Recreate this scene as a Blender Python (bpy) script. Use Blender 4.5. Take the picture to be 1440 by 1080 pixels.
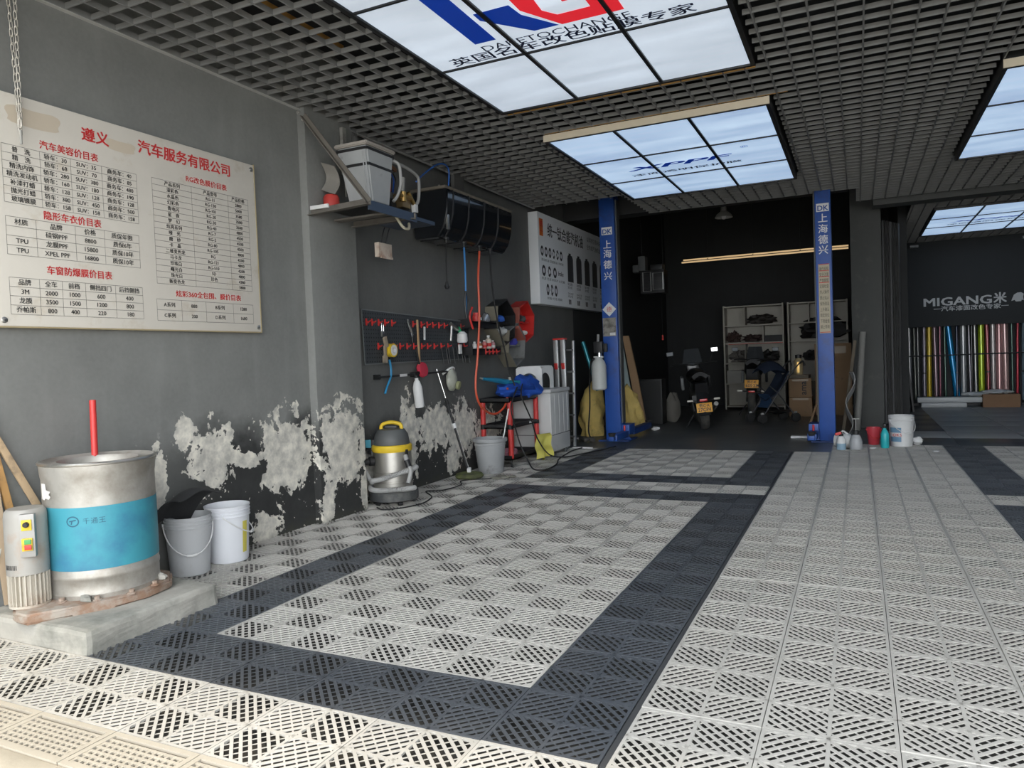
import bpy, bmesh, math, random
from mathutils import Vector, Matrix, Euler, noise
R = math.radians
rnd = random.Random(7)
S = bpy.context.scene
C = S.collection
for o in list(bpy.data.objects): bpy.data.objects.remove(o)

# ------------------------------------------------------------------ camera, light, exposure
cd = bpy.data.cameras.new('camera'); cam = bpy.data.objects.new('camera', cd); C.objects.link(cam)
CAM = Vector((0.72749, -2.04699, 1.22763)); YAW, PIT, ROL, FPX = 0.44111, -0.034611, -0.038064, 1031.93
_f = Vector((-math.sin(YAW)*math.cos(PIT), math.cos(YAW)*math.cos(PIT), math.sin(PIT)))
_r = Vector((math.cos(YAW), math.sin(YAW), 0)); _u = _r.cross(_f)
_r2 = _r*math.cos(ROL)+_u*math.sin(ROL); _u2 = _u*math.cos(ROL)-_r*math.sin(ROL)
cam.matrix_world = Matrix(((_r2.x, _u2.x, -_f.x, CAM.x), (_r2.y, _u2.y, -_f.y, CAM.y), (_r2.z, _u2.z, -_f.z, CAM.z), (0, 0, 0, 1)))
cd.sensor_fit = 'HORIZONTAL'; cd.sensor_width = 36; cd.lens = 36*FPX/1440; cd.clip_start = .02; cd.clip_end = 200
S.camera = cam
def in_view(p, margin=40):
    d = Vector(p)-CAM; z = d.dot(_f)
    if z < .15: return False
    u = 720+FPX*d.dot(_r2)/z; v = 540-FPX*d.dot(_u2)/z
    return -margin < u < 1440+margin and -margin < v < 1080+margin

W = bpy.data.worlds.new('sky'); S.world = W; W.use_nodes = True
bg = W.node_tree.nodes['Background']; bg.inputs[0].default_value = (.93, .965, 1, 1); bg.inputs[1].default_value = 6.0
sl = bpy.data.lights.new('sun', 'SUN'); sl.energy = 2.3; sl.angle = R(5); sl.color = (1, .82, .56)
sun = bpy.data.objects.new('sun', sl); C.objects.link(sun); sun.location = (0, -8, 12)
sun.rotation_euler = Vector((-0.04, 1.6, -3.25)).to_track_quat('-Z', 'Y').to_euler()
S.view_settings.view_transform = 'Standard'; S.view_settings.look = 'None'
S.view_settings.exposure = 0.0; S.view_settings.gamma = 1; S.view_settings.use_curve_mapping = False

# ------------------------------------------------------------------ materials
def lin(c): return tuple((x/12.92 if x <= .04045 else ((x+.055)/1.055)**2.4) for x in c)
def rgb(r, g, b): return lin((r/255, g/255, b/255))
class NT:
    def __init__(s, name):
        s.m = bpy.data.materials.new(name); s.m.use_nodes = True; s.t = s.m.node_tree; s.n = s.t.nodes; s.b = s.n['Principled BSDF']
    def new(s, typ, **kw):
        n = s.n.new(typ)
        for k, v in kw.items(): setattr(n, k, v)
        return n
    def put(s, sock, v):
        if v is None: return
        if hasattr(v, 'is_linked'): s.t.links.new(v, sock)
        elif isinstance(v, tuple) and len(v) == 3 and sock.type == 'RGBA': sock.default_value = (*v, 1)
        else: sock.default_value = v
    def math(s, op, a, b=None, c=None, clamp=False):
        n = s.new('ShaderNodeMath', operation=op, use_clamp=clamp)
        for i, v in enumerate((a, b, c)): s.put(n.inputs[i], v)
        return n.outputs[0]
    def vm(s, op, a, b=None):
        n = s.new('ShaderNodeVectorMath', operation=op); s.put(n.inputs[0], a); s.put(n.inputs[1], b)
        return n.outputs['Value'] if op in ('LENGTH', 'DOT_PRODUCT') else n.outputs[0]
    def noise(s, vec, scale, detail=4, rough=.55, dist=0):
        n = s.new('ShaderNodeTexNoise'); s.put(n.inputs['Vector'], vec); n.inputs['Scale'].default_value = scale
        n.inputs['Detail'].default_value = detail; n.inputs['Roughness'].default_value = rough; n.inputs['Distortion'].default_value = dist
        return n.outputs[0]
    def rng(s, v, a, b, c=0., d=1.):
        n = s.new('ShaderNodeMapRange'); s.put(n.inputs[0], v)
        for i, x in enumerate((a, b, c, d)): n.inputs[i+1].default_value = x
        return n.outputs[0]
    def mix(s, f, a, b):
        n = s.new('ShaderNodeMix', data_type='RGBA'); s.put(n.inputs[0], f); s.put(n.inputs[6], a); s.put(n.inputs[7], b)
        return n.outputs[2]
    def sep(s, v):
        n = s.new('ShaderNodeSeparateXYZ'); s.put(n.inputs[0], v); return n.outputs
    def pos(s): return s.new('ShaderNodeNewGeometry').outputs['Position']
    def obj(s): return s.new('ShaderNodeTexCoord').outputs['Object']
    def rand(s): return s.new('ShaderNodeObjectInfo').outputs['Random']
    def bump(s, h, strength=.2, dist=.01):
        n = s.new('ShaderNodeBump'); s.put(n.inputs['Height'], h); n.inputs['Strength'].default_value = strength; n.inputs['Distance'].default_value = dist
        s.put(s.b.inputs['Normal'], n.outputs[0])
    def set(s, **kw):
        for k, v in kw.items(): s.put(s.b.inputs[k.replace('_', ' ')], v)
        return s.m
MC = {}
def mat(name, col, rough=.6, metal=0., var=.12, scale=9, bump=.08, dirt=0., dirtcol=(.10, .09, .075), coat=0., trans=0., rand=0., aniso=None):
    """plain procedural material: colour with a noise variation, optional grime"""
    if name in MC: return MC[name]
    t = NT(name); p = t.obj(); n = t.noise(p, scale, 5)
    c = t.mix(n, tuple(x*(1-var) for x in col), tuple(min(1, x*(1+var)) for x in col))
    if rand:
        c = t.mix(t.math('MULTIPLY', t.rand(), rand), c, tuple(x*.55 for x in col))
    if dirt:
        d = t.rng(t.noise(p, scale*.55, 6, .65), .62-dirt*.3, .78-dirt*.25, 0, .9)
        c = t.mix(d, c, dirtcol)
    t.set(Base_Color=c, Roughness=t.rng(n, 0, 1, max(.02, rough-.08), min(1, rough+.08)), Metallic=float(metal))
    if coat: t.set(Coat_Weight=coat)
    if trans: t.set(Transmission_Weight=trans, IOR=1.45)
    if bump: t.bump(t.noise(p, scale*6, 4), bump, .004)
    MC[name] = t.m
    return t.m
def emit(name, col, strength):
    t = NT(name); MC[name] = t.m
    return t.set(Base_Color=tuple(x*.3 for x in col), Emission_Color=col, Emission_Strength=strength, Roughness=.4)

# ------------------------------------------------------------------ mesh helpers
BASE = {}
class MB:
    def __init__(s, M=None): s.b = bmesh.new(); s.M = M
    def geo(s, vs, fs, smooth=False):
        bv = [s.b.verts.new(v) for v in vs]
        for f in fs:
            try: s.b.faces.new([bv[i] for i in f]).smooth = smooth
            except ValueError: pass
        return bv
    def box(s, x0, x1, y0, y1, z0, z1, bev=0, rot=None, M=None):
        c = Vector(((x0+x1)/2, (y0+y1)/2, (z0+z1)/2)); h = Vector((abs(x1-x0)/2, abs(y1-y0)/2, abs(z1-z0)/2))
        return s.boxc(c, h*2, rot, bev, M)
    def boxc(s, c, size, rot=None, bev=0, M=None):
        h = Vector(size)/2; vs = [Vector((sx*h.x, sy*h.y, sz*h.z)) for sz in (-1, 1) for sy in (-1, 1) for sx in (-1, 1)]
        if rot: E = Euler(rot).to_matrix(); vs = [E @ v for v in vs]
        vs = [v+Vector(c) for v in vs]
        if M: vs = [M @ v for v in vs]
        bv = s.geo(vs, [(0, 2, 3, 1), (4, 5, 7, 6), (0, 1, 5, 4), (1, 3, 7, 5), (3, 2, 6, 7), (2, 0, 4, 6)])
        if bev:
            es = list({e for v in bv for e in v.link_edges})
            bmesh.ops.bevel(s.b, geom=es, offset=min(bev, min(h)*.9), segments=2, affect='EDGES', profile=.6)
        return s
    def hexa(s, bot, top):   # 4 bottom points, 4 top points, same order (counter-clockwise from above)
        s.geo(list(bot)+list(top), [(3, 2, 1, 0), (4, 5, 6, 7)]+[(i, (i+1) % 4, (i+1) % 4+4, i+4) for i in range(4)]); return s
    def tube(s, pts, r, n=8, closed=False, cap=True, sm=True):
        pts = [Vector(p) for p in pts]; m = len(pts); rr = r if isinstance(r, (list, tuple)) else [r]*m
        vs = []; prev = None
        for i, p in enumerate(pts):
            a = pts[(i-1) % m] if (closed or i > 0) else p; b = pts[(i+1) % m] if (closed or i < m-1) else p
            d = (b-a).normalized() if (b-a).length > 1e-9 else Vector((0, 0, 1))
            if prev is None:
                x = d.orthogonal().normalized()
            else:
                x = prev-d*prev.dot(d); x = x.normalized() if x.length > 1e-6 else d.orthogonal().normalized()
            prev = x; y = d.cross(x)
            vs += [p+(x*math.cos(2*math.pi*k/n)+y*math.sin(2*math.pi*k/n))*rr[i] for k in range(n)]
        fs = []
        for i in range(m if closed else m-1):
            j = (i+1) % m
            fs += [(i*n+k, i*n+(k+1) % n, j*n+(k+1) % n, j*n+k) for k in range(n)]
        if cap and not closed: fs += [tuple(range(n-1, -1, -1)), tuple((m-1)*n+k for k in range(n))]
        s.geo(vs, fs, sm); return s
    def cyl(s, a, b, r, r2=None, n=16, sm=True): return s.tube([a, b], [r, r if r2 is None else r2], n, sm=sm)
    def lathe(s, c, prof, n=24, sx=1, sy=1, axis=None):
        """revolve (r, z) profile about z through c; axis turns z to that direction"""
        vs = []; fs = []; m = len(prof); Q = Vector(axis).to_track_quat('Z', 'Y').to_matrix() if axis else None
        for r, z in prof:
            for k in range(n):
                v = Vector((max(r, 1e-4)*math.cos(2*math.pi*k/n)*sx, max(r, 1e-4)*math.sin(2*math.pi*k/n)*sy, z))
                vs.append((Q @ v if Q else v)+Vector(c))
        for i in range(m-1): fs += [(i*n+k, i*n+(k+1) % n, (i+1)*n+(k+1) % n, (i+1)*n+k) for k in range(n)]
        s.geo(vs, fs, True); return s
    def prism(s, poly, d, o=(0, 0, 0), ax='z'):
        """poly in 2D extruded by d; ax names the extrusion axis"""
        m = len(poly); o = Vector(o)
        f = {'z': lambda a, b, c: Vector((a, b, c)), 'x': lambda a, b, c: Vector((c, a, b)), 'y': lambda a, b, c: Vector((a, c, b))}[ax]
        vs = [f(a, b, 0)+o for a, b in poly]+[f(a, b, d)+o for a, b in poly]
        s.geo(vs, [tuple(range(m)), tuple(range(2*m-1, m-1, -1))]+[(i, i+m, (i+1) % m+m, (i+1) % m) for i in range(m)]); return s
    def ball(s, c, r, n=12, m=8, amp=0, seed=0, sc=2., flat=None):
        r = Vector(r if isinstance(r, (tuple, list)) else (r, r, r)); vs = []; fs = []
        for i in range(m+1):
            th = math.pi*i/m
            for k in range(n):
                d = Vector((math.sin(th)*math.cos(2*math.pi*k/n), math.sin(th)*math.sin(2*math.pi*k/n), -math.cos(th)))
                q = 1+amp*noise.noise(d*sc+Vector((seed*3.7, seed, 0))) if amp else 1
                v = Vector((d.x*r.x*q, d.y*r.y*q, d.z*r.z*q))
                if flat is not None: v.z = max(v.z, flat)
                vs.append(v+Vector(c))
        for i in range(m): fs += [(i*n+k, i*n+(k+1) % n, (i+1)*n+(k+1) % n, (i+1)*n+k) for k in range(n)]
        s.geo(vs, fs, True); return s
    def grid(s, fn, nu, nv, thick=0):
        """surface fn(u,v) for u,v in 0..1"""
        vs = [Vector(fn(i/nu, j/nv)) for j in range(nv+1) for i in range(nu+1)]
        fs = [(j*(nu+1)+i, j*(nu+1)+i+1, (j+1)*(nu+1)+i+1, (j+1)*(nu+1)+i) for j in range(nv) for i in range(nu)]
        bv = s.geo(vs, fs, True)
        if thick:
            s.b.normal_update()
            bmesh.ops.solidify(s.b, geom=list({f for v in bv for f in v.link_faces}), thickness=thick)
        return s
    def text(s, txt, o, right, up, size, align='LEFT', bold=0., shear=0., sx=1., fit=None):
        """flat lettering: o = left/centre of the baseline; fit = wanted width"""
        cu = bpy.data.curves.new('t', 'FONT'); cu.body = txt; cu.size = 1; cu.align_x = align; cu.shear = shear
        cu.resolution_u = 2; cu.fill_mode = 'FRONT'
        ob = bpy.data.objects.new('t', cu); C.objects.link(ob); dg = bpy.context.evaluated_depsgraph_get(); dg.update()
        me = bpy.data.meshes.new_from_object(ob.evaluated_get(dg)); bpy.data.objects.remove(ob); bpy.data.curves.remove(cu)
        r = Vector(right).normalized(); u = Vector(up).normalized(); o = Vector(o)
        if fit and len(me.vertices):
            xs = [v.co.x for v in me.vertices]; sx = fit/((max(xs)-min(xs))*size)
        for q_, (bx_, by_) in enumerate(((-1, -.6), (1, -.6), (-1, .6), (1, .6)) if bold else ((0, 0),)):
            s.geo([o+r.cross(u)*(.0004*q_)+r*((v.co.x*sx+bx_*bold)*size)+u*((v.co.y+by_*bold)*size) for v in me.vertices], [tuple(p.vertices) for p in me.polygons])
        bpy.data.meshes.remove(me); return s
    def obj(s, name, m, parent=None, base=None, sharp=40, recalc=True):
        if s.M: bmesh.ops.transform(s.b, matrix=s.M, verts=s.b.verts)
        if recalc: bmesh.ops.recalc_face_normals(s.b, faces=s.b.faces)
        b = BASE[parent] if parent else (Vector(base) if base is not None else s.foot())
        bmesh.ops.translate(s.b, vec=-b, verts=s.b.verts)
        me = bpy.data.meshes.new(name); s.b.to_mesh(me); s.b.free()
        if sharp: me.set_sharp_from_angle(angle=R(sharp))
        for mm in (m if isinstance(m, (list, tuple)) else [m]): me.materials.append(mm)
        o = bpy.data.objects.new(name, me); C.objects.link(o)
        if parent: o.parent = parent
        else: o.location = b
        BASE[o] = b
        return o
    def foot(s):
        vs = [v.co for v in s.b.verts]
        return Vector(((min(v.x for v in vs)+max(v.x for v in vs))/2, (min(v.y for v in vs)+max(v.y for v in vs))/2, min(v.z for v in vs)))
def tag(o, label=None, cat=None, group=None, kind=None):
    if label: o['label'] = label
    if cat: o['category'] = cat
    if group: o['group'] = group
    if kind: o['kind'] = kind
    return o
def T(name, label, cat, loc, group=None):
    o = bpy.data.objects.new(name, None); C.objects.link(o); o.location = loc; o.empty_display_size = .05; BASE[o] = Vector(loc)
    return tag(o, label, cat, group)
def struct(name, mb, m, parent=None, **k):
    o = mb.obj(name, m, parent, base=None if parent else (0, 0, 0), **k)
    if not parent: o['kind'] = 'structure'
    return o
def place(o, parent, loc, name=None, rot=None):
    c = o.copy(); C.objects.link(c); c.parent = parent; c.location = Vector(loc)-BASE[parent] if parent else Vector(loc)
    if rot: c.rotation_euler = rot
    return c
def ctree(o, parent=None):
    c = o.copy(); C.objects.link(c); BASE[c] = BASE.get(o, Vector())
    if parent: c.parent = parent
    for ch in [x for x in bpy.data.objects if x.parent == o]: ctree(ch, c)
    return c
def bez(pts, n=8):
    """smooth curve through the points (Catmull-Rom)"""
    P = [Vector(p) for p in pts]; out = []
    for i in range(len(P)-1):
        a = P[max(0, i-1)]; b = P[i]; c = P[i+1]; d = P[min(len(P)-1, i+2)]
        for k in range(n):
            t = k/n; out.append(.5*((2*b)+(c-a)*t+(2*a-5*b+4*c-d)*t*t+(3*b-a-3*c+d)*t**3))
    out.append(P[-1]); return out
YP, ZP = (0, 1, 0), (0, 0, 1)

# common materials
M = dict(
 black=mat('black_plastic', (.018, .018, .019), .45), rubber=mat('black_rubber', (.022, .022, .022), .75),
 bmetal=mat('black_metal', (.03, .031, .032), .45, .3), steel=mat('brushed_steel', (.58, .57, .54), .32, .95, dirt=.25, dirtcol=(.35, .33, .29)),
 alu=mat('aluminium', (.62, .63, .63), .38, .85), chrome=mat('chrome', (.8, .8, .8), .12, 1),
 red=mat('red_plastic', (.62, .045, .04), .42), white=mat('white_plastic', (.74, .74, .73), .45, dirt=.12, dirtcol=(.5, .49, .45)),
 grey=mat('grey_plastic', (.33, .34, .35), .5, dirt=.15), dgrey=mat('dark_grey_plastic', (.09, .095, .095), .5, dirt=.2),
 yellow=mat('yellow_plastic', (.72, .50, .03), .45, dirt=.1), wood=mat('pale_wood', (.55, .36, .19), .65, scale=14), kraft=mat('brown_cardboard', (.30, .19, .105), .8, dirt=.1),
 blue=mat('blue_paint', (.020, .085, .36), .42, .0, dirt=.3, dirtcol=(.03, .06, .19)), bluefab=mat('blue_cloth', (.012, .075, .40), .85, bump=.3),
 ink=mat('black_print', (.03, .03, .03), .6), redink=mat('red_print', (.60, .03, .03), .6), whiteink=mat('white_print', (.8, .8, .8), .5),
 brass=mat('brass', (.6, .38, .13), .3, .9), rust=mat('rusty_steel', (.30, .19, .13), .85, .2, dirt=.6, dirtcol=(.42, .38, .33), scale=14, bump=.4),
 galv=mat('galvanised_steel', (.42, .41, .38), .5, .5, dirt=.4), greytube=mat('grey_hose', (.36, .36, .35), .5))
# ------------------------------------------------------------------ setting
def wall_mat(name, base, patches, damp=.95, dy=(0, 0), amp=1.15, low=.02):
    """painted plaster: damp dark foot, flaked patches (y, z, ry, rz) where the paint came off"""
    t = NT(name); p = t.pos(); x, y, z = t.sep(p)[:3]
    n1 = t.noise(p, 2.2, 6, .6); n2 = t.noise(p, 9, 8, .62, .3); n3 = t.noise(p, 40, 6)
    fld = None
    for cy, cz, ry, rz in patches:
        v = t.vm('MULTIPLY', t.vm('SUBTRACT', p, (0, cy, cz)), (0, 1/ry, 1/rz))
        d = t.math('SUBTRACT', 1., t.vm('LENGTH', v)); fld = d if fld is None else t.math('MAXIMUM', fld, d)
    c = t.mix(t.rng(n1, .3, .7), tuple(b*.88 for b in base), tuple(b*1.12 for b in base))
    c = t.mix(t.rng(n3, .35, .75, 0, .18), c, tuple(b*1.5 for b in base))
    vor = t.new('ShaderNodeTexNoise'); t.put(vor.inputs['Vector'], t.vm('MULTIPLY', p, (1, 1, .12))); vor.inputs['Scale'].default_value = 7; vor.inputs['Detail'].default_value = 3
    c = t.mix(t.rng(vor.outputs[0], .52, .8, 0, .25), c, tuple(b*1.7 for b in base))          # faint drips
    if patches:
        zz = t.math('ADD', z, t.math('MULTIPLY', t.math('SUBTRACT', n1, .5), .55))
        fade = t.rng(y, dy[0], dy[1]) if dy[1] else 1.
        dm = t.math('MULTIPLY', t.rng(zz, damp, damp-.22), fade)
        c = t.mix(dm, c, t.mix(n2, (.018, .019, .019), (.055, .056, .054)))
        f = t.math('ADD', fld, t.math('MULTIPLY', t.math('SUBTRACT', n2, .5), amp*2.6)); f = t.math('ADD', f, t.math('MULTIPLY', t.math('SUBTRACT', t.noise(p, 30, 5, .6), .5), .5))
        # small scattered flakes all over the damp zone
        sp = t.math('MULTIPLY', t.rng(t.noise(p, 26, 3, .5), .70, .715), dm)
        pl = t.math('MAXIMUM', t.rng(f, .0, .05), sp, clamp=True)
        rim = t.math('MULTIPLY', t.rng(f, -.12, 0), t.rng(f, .1, 0))
        pc = t.mix(t.rng(t.noise(p, 13, 5, .6), .35, .65), (.46, .445, .40), (.84, .80, .70))
        c = t.mix(pl, c, pc)
        foot = t.rng(t.math('ADD', z, t.math('MULTIPLY', n2, .25)), .2, .08, 0, .5)
        c = t.mix(foot, c, (.075, .075, .05))
        h = t.math('ADD', t.math('MULTIPLY', pl, -1.), t.math('MULTIPLY', n3, .25)); t.bump(h, .5, .006)
    else: t.bump(n3, .15, .004)
    return t.set(Base_Color=c, Roughness=.75)
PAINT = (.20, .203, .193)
near = [(1.24, .83, .07, .12), (1.47, .66, .20, .20), (1.75, .58, .12, .06), (2.16, .58, .27, .30), (1.9, .08, .14, .12), (1.05, .6, .05, .2)]
pil = [(2.72, .60, .30, .34), (2.52, .12, .07, .2), (3.0, .15, .06, .25), (2.98, .5, .06, .25)]
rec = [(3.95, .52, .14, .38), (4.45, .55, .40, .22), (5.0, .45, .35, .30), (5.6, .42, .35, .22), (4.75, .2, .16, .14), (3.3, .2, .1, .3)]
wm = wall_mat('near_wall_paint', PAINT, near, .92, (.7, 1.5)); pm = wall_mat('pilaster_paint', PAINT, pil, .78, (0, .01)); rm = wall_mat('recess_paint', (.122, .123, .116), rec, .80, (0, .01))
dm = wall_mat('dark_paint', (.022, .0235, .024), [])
b = MB().box(-3.5, -3.13, -3.6, 2.44, -.1, 3.9); WL = struct('wall_left', b, wm)
b = MB().box(-3.5, -3.06, 2.44, 3.02, -.1, 3.9, bev=.008); struct('pilaster_left', b, pm)
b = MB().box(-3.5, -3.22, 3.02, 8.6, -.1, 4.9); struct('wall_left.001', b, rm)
b = MB().box(-3.5, -3.22, 8.6, 14.9, -.1, 4.9); struct('wall_left.002', b, dm)
b = MB().box(-3.5, 6.9, 14.75, 15, -.1, 4.9); struct('wall_back', b, dm)
b = MB().box(6.6, 6.9, -3.6, 14.75, -.1, 4.9); struct('wall_right', b, mat('right_wall_paint', PAINT, .75))
b = MB().box(1.34, 1.46, 11.1, 14.75, -.1, 4.9); struct('wall_partition', b, dm)
# facade lintel above the open front, the slab over the grid
slab = mat('ceiling_slab_paint', (.016, .017, .018), .9)
b = MB().box(-3.5, 6.9, -1.5, 8.7, 3.72, 3.95); b.box(-3.5, 6.9, 8.62, 8.7, 3.9, 4.95); CE = struct('ceiling', b, slab)
b = MB().box(-3.5, 6.9, 8.7, 15, 4.6, 4.9); struct('ceiling.001', b, mat('back_ceiling_paint', (.02, .021, .022), .9))
b = MB().box(-3.5, 6.9, -1.56, -1.38, 3.26, 5.2); struct('facade_lintel', b, mat('facade_paint', (.2, .2, .2), .8))
# beams
bm_ = mat('beam_paint', (.028, .029, .030), .7); gp = mat('pillar_paint', (.085, .087, .083), .75, dirt=.15, dirtcol=(.13, .13, .12))
b = MB().box(-3.22, .66, 8.32, 8.62, 3.24, 3.9); struct('beam', b, bm_)
b = MB().box(.96, 6.6, 9.3, 9.6, 3.14, 3.72); struct('beam.001', b, gp)
b = MB().box(.66, 1.07, 10.0, 10.42, 0, 4.6, bev=.01); struct('pillar', b, gp)
b = MB().box(.96, 6.6, 14.55, 14.7, 0, 4.6); struct('wall_back.001', b, bm_)

# ---- floor
conc = mat('dark_concrete', (.12, .13, .132), .38, var=.3, scale=2.2, dirt=.45, dirtcol=(.17, .175, .175), bump=.05)
gut = mat('drain_bed', (.048, .046, .042), .95, var=.4)
b = MB().box(-3.3, 6.6, -.41, 7.99, -.12, -.07); FL = struct('floor', b, gut)
b = MB().box(-3.3, .424, 7.2, 14.9, -.14, -.002); b.box(.424, 1.34, 7.99, 14.9, -.14, -.002); struct('floor.001', b, conc)
b = MB().box(1.0, 6.6, 7.99, 14.9, -.14, -.012); FR = struct('floor.002', b, mat('tile_joint', (.03, .03, .03), .9))
pvm = mat('pavement_concrete', (.42, .40, .36), .85, var=.35, scale=3, dirt=.5, dirtcol=(.16, .15, .13), bump=.5)
b = MB().box(-14, 18, -26, -.70, -.25, -.045); struct('pavement', b, pvm)
b = MB().box(-3.5, 6.6, -.70, -.613, -.2, -.004, bev=.01); struct('trim_1', b, mat('kerb_concrete', (.40, .36, .29), .85, var=.25, bump=.4))

def clip(poly, n, d):       # keep n.p <= d
    out = []
    for i in range(len(poly)):
        a = poly[i]; c = poly[(i+1) % len(poly)]; da = a[0]*n[0]+a[1]*n[1]-d; dc = c[0]*n[0]+c[1]*n[1]-d
        if da <= 0: out.append(a)
        if da*dc < 0: k = da/(da-dc); out.append((a[0]+(c[0]-a[0])*k, a[1]+(c[1]-a[1])*k))
    return out
def area(p): return abs(sum(p[i][0]*p[(i+1) % len(p)][1]-p[(i+1) % len(p)][0]*p[i][1] for i in range(len(p))))/2
def open_prism(mb, poly, z0, z1):
    if len(poly) < 3 or area(poly) < 1e-6: return
    if sum(poly[i][0]*poly[(i+1) % len(poly)][1]-poly[(i+1) % len(poly)][0]*poly[i][1] for i in range(len(poly))) < 0: poly = poly[::-1]
    m = len(poly); vs = [(x, y, z0) for x, y in poly]+[(x, y, z1) for x, y in poly]
    mb.geo(vs, [tuple(range(m, 2*m))]+[(i, (i+1) % m, (i+1) % m+m, i+m) for i in range(m)])
def grate_tile():
    mb = MB(); H = .1986; Q = .0915
    for x0, x1, y0, y1 in ((-H, H, -H, -H+.011), (-H, H, H-.011, H), (-H, -H+.011, -H+.011, H-.011), (H-.011, H, -H+.011, H-.011), (-.006, .006, -H, H), (-H, H, -.006, .006)):
        open_prism(mb, [(x0, y0), (x1, y0), (x1, y1), (x0, y1)], -.008, 0)
    s2 = math.sqrt(.5)
    for qx in (-1, 1):
        for qy in (-1, 1):
            cx, cy = qx*.0965, qy*.0965; d = (s2, s2) if qx*qy < 0 else (s2, -s2); nrm = (-d[1], d[0])
            sq = [(cx-Q, cy-Q), (cx+Q, cy-Q), (cx+Q, cy+Q), (cx-Q, cy+Q)]
            for axis, pitch, w, top, k in ((nrm, .0288, .0118, 0, 5), (d, .036, .006, -.0025, 4)):
                o = cx*axis[0]+cy*axis[1]
                for i in range(-k, k+1):
                    p = clip(clip(sq, axis, o+i*pitch+w/2), (-axis[0], -axis[1]), -(o+i*pitch-w/2))
                    open_prism(mb, p, -.0035, top)
    return mb
def tile_mat(name, col, var, dirtcol, rough):
    t = NT(name); p = t.pos(); n = t.noise(p, 1.3, 5); n2 = t.noise(p, 28, 4); n3 = t.noise(p, 4.5, 6, .65)
    c = t.mix(t.rand(), tuple(x*(1-var) for x in col), tuple(x*(1+var) for x in col))
    c = t.mix(t.rng(n, .35, .7, 0, .35), c, dirtcol); c = t.mix(t.rng(n3, .55, .75, 0, .45), c, dirtcol); c = t.mix(t.rng(n2, .5, .8, 0, .25), c, tuple(x*.6 for x in col))
   
    t.bump(n2, .25, .003); return t.set(Base_Color=c, Roughness=rough)
TL = tile_mat('light_grate', (.50, .485, .45), .06, (.36, .345, .31), .6); TD = tile_mat('dark_grate', (.062, .070, .082), .14, (.13, .135, .14), .42)
proto = {}
for k, m_ in (('light', TL), ('dark', TD)):
    o = grate_tile().obj('floor_tile', m_, base=(0, 0, 0), sharp=0); C.objects.unlink(o); proto[k] = o
def kind(i, j):
    if i in (-6, -1) and j >= 0 and j != 11: return 'dark'
    if -6 < i < -1 and j in (0, 10, 12): return 'dark'
    if i == 4 and j != 11 and j >= 0: return 'dark'
    if i > 4 and j in (10, 12): return 'dark'
    return 'light'
tiles = []
for j in range(-1, 20):
    for i in range(-8, 16):
        if j >= 18 and i < 1: continue
        x = i*.4+.2+(.022 if i >= 0 else 0); y = j*.4+.2
        if i <= -7 and 0 <= j < 2 : continue                    # under the concrete plinth
        if i == -8 and y > 2.3: x -= .0
        tiles.append((x, y, kind(i, j)))
vis = [t_ for t_ in tiles if any(in_view((t_[0]+a, t_[1]+c, 0), 5) for a in (-.2, 0, .2) for c in (-.2, 0, .2))]
vis.sort(key=lambda t_: (Vector((t_[0], t_[1], 0))-CAM).length)
single = vis[:296]; rest = [t_ for t_ in tiles if t_ not in single]
for x, y, k in single:
    place(proto[k], FL, (x, y, rnd.uniform(-.0015, .0015)), rot=(0, 0, rnd.uniform(-.003, .003)))
for k in ('light', 'dark'):
    mb = MB(); src = bmesh.new(); src.from_mesh(proto[k].data); src.verts.ensure_lookup_table()
    fv = [tuple(v.index for v in f.verts) for f in src.faces]; vv = [v.co.copy() for v in src.verts]
    for x, y, kk in rest:
        if kk == k: mb.geo([(v.x+x, v.y+y, v.z) for v in vv], fv)
    src.free(); o = mb.obj('floor_tiles', TL if k == 'light' else TD, FL, recalc=False, sharp=0); o['kind'] = 'stuff'
MB().box(.002, .022, 0, 7.98, -.02, -.003).obj('trim_strip', mat('dark_trim', (.05, .052, .055), .6), FL)
# half-width filler tiles along the left wall are covered by the tile row; drain grates along the front
def drain():
    mb = MB(); L, Wd = .198, .104
    for x0, x1, y0, y1 in ((-L, L, -Wd, -Wd+.02), (-L, L, Wd-.02, Wd), (-L, -L+.022, -Wd+.02, Wd-.02), (L-.022, L, -Wd+.02, Wd-.02)):
        open_prism(mb, [(x0, y0), (x1, y0), (x1, y1), (x0, y1)], -.012, 0)
    for i in range(7):
        y = -Wd+.02+(i+.0)*.0240; open_prism(mb, [(-L, y), (L, y), (L, y+.009), (-L, y+.009)], -.010, -.002)
    for k in range(13):
        for i in range(6):
            x = -L+.022+k*.029+(i % 2)*.0145; y = -Wd+.029+i*.024; open_prism(mb, [(x, y), (x+.011, y), (x+.011, y+.015), (x, y+.015)], -.010, -.003)
    return mb
DR = drain().obj('drain_grate', tile_mat('drain_grate', (.46, .42, .35), .06, (.3, .27, .22), .7), base=(0, 0, 0), sharp=0); C.objects.unlink(DR)
b = MB().box(-3.3, 6.6, -.41, -.62, -.16, -.075)
TR = struct('drain_channel', b, gut)
for k in range(14): place(DR, TR, (-3.0+k*.4, -.507, 0))
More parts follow.
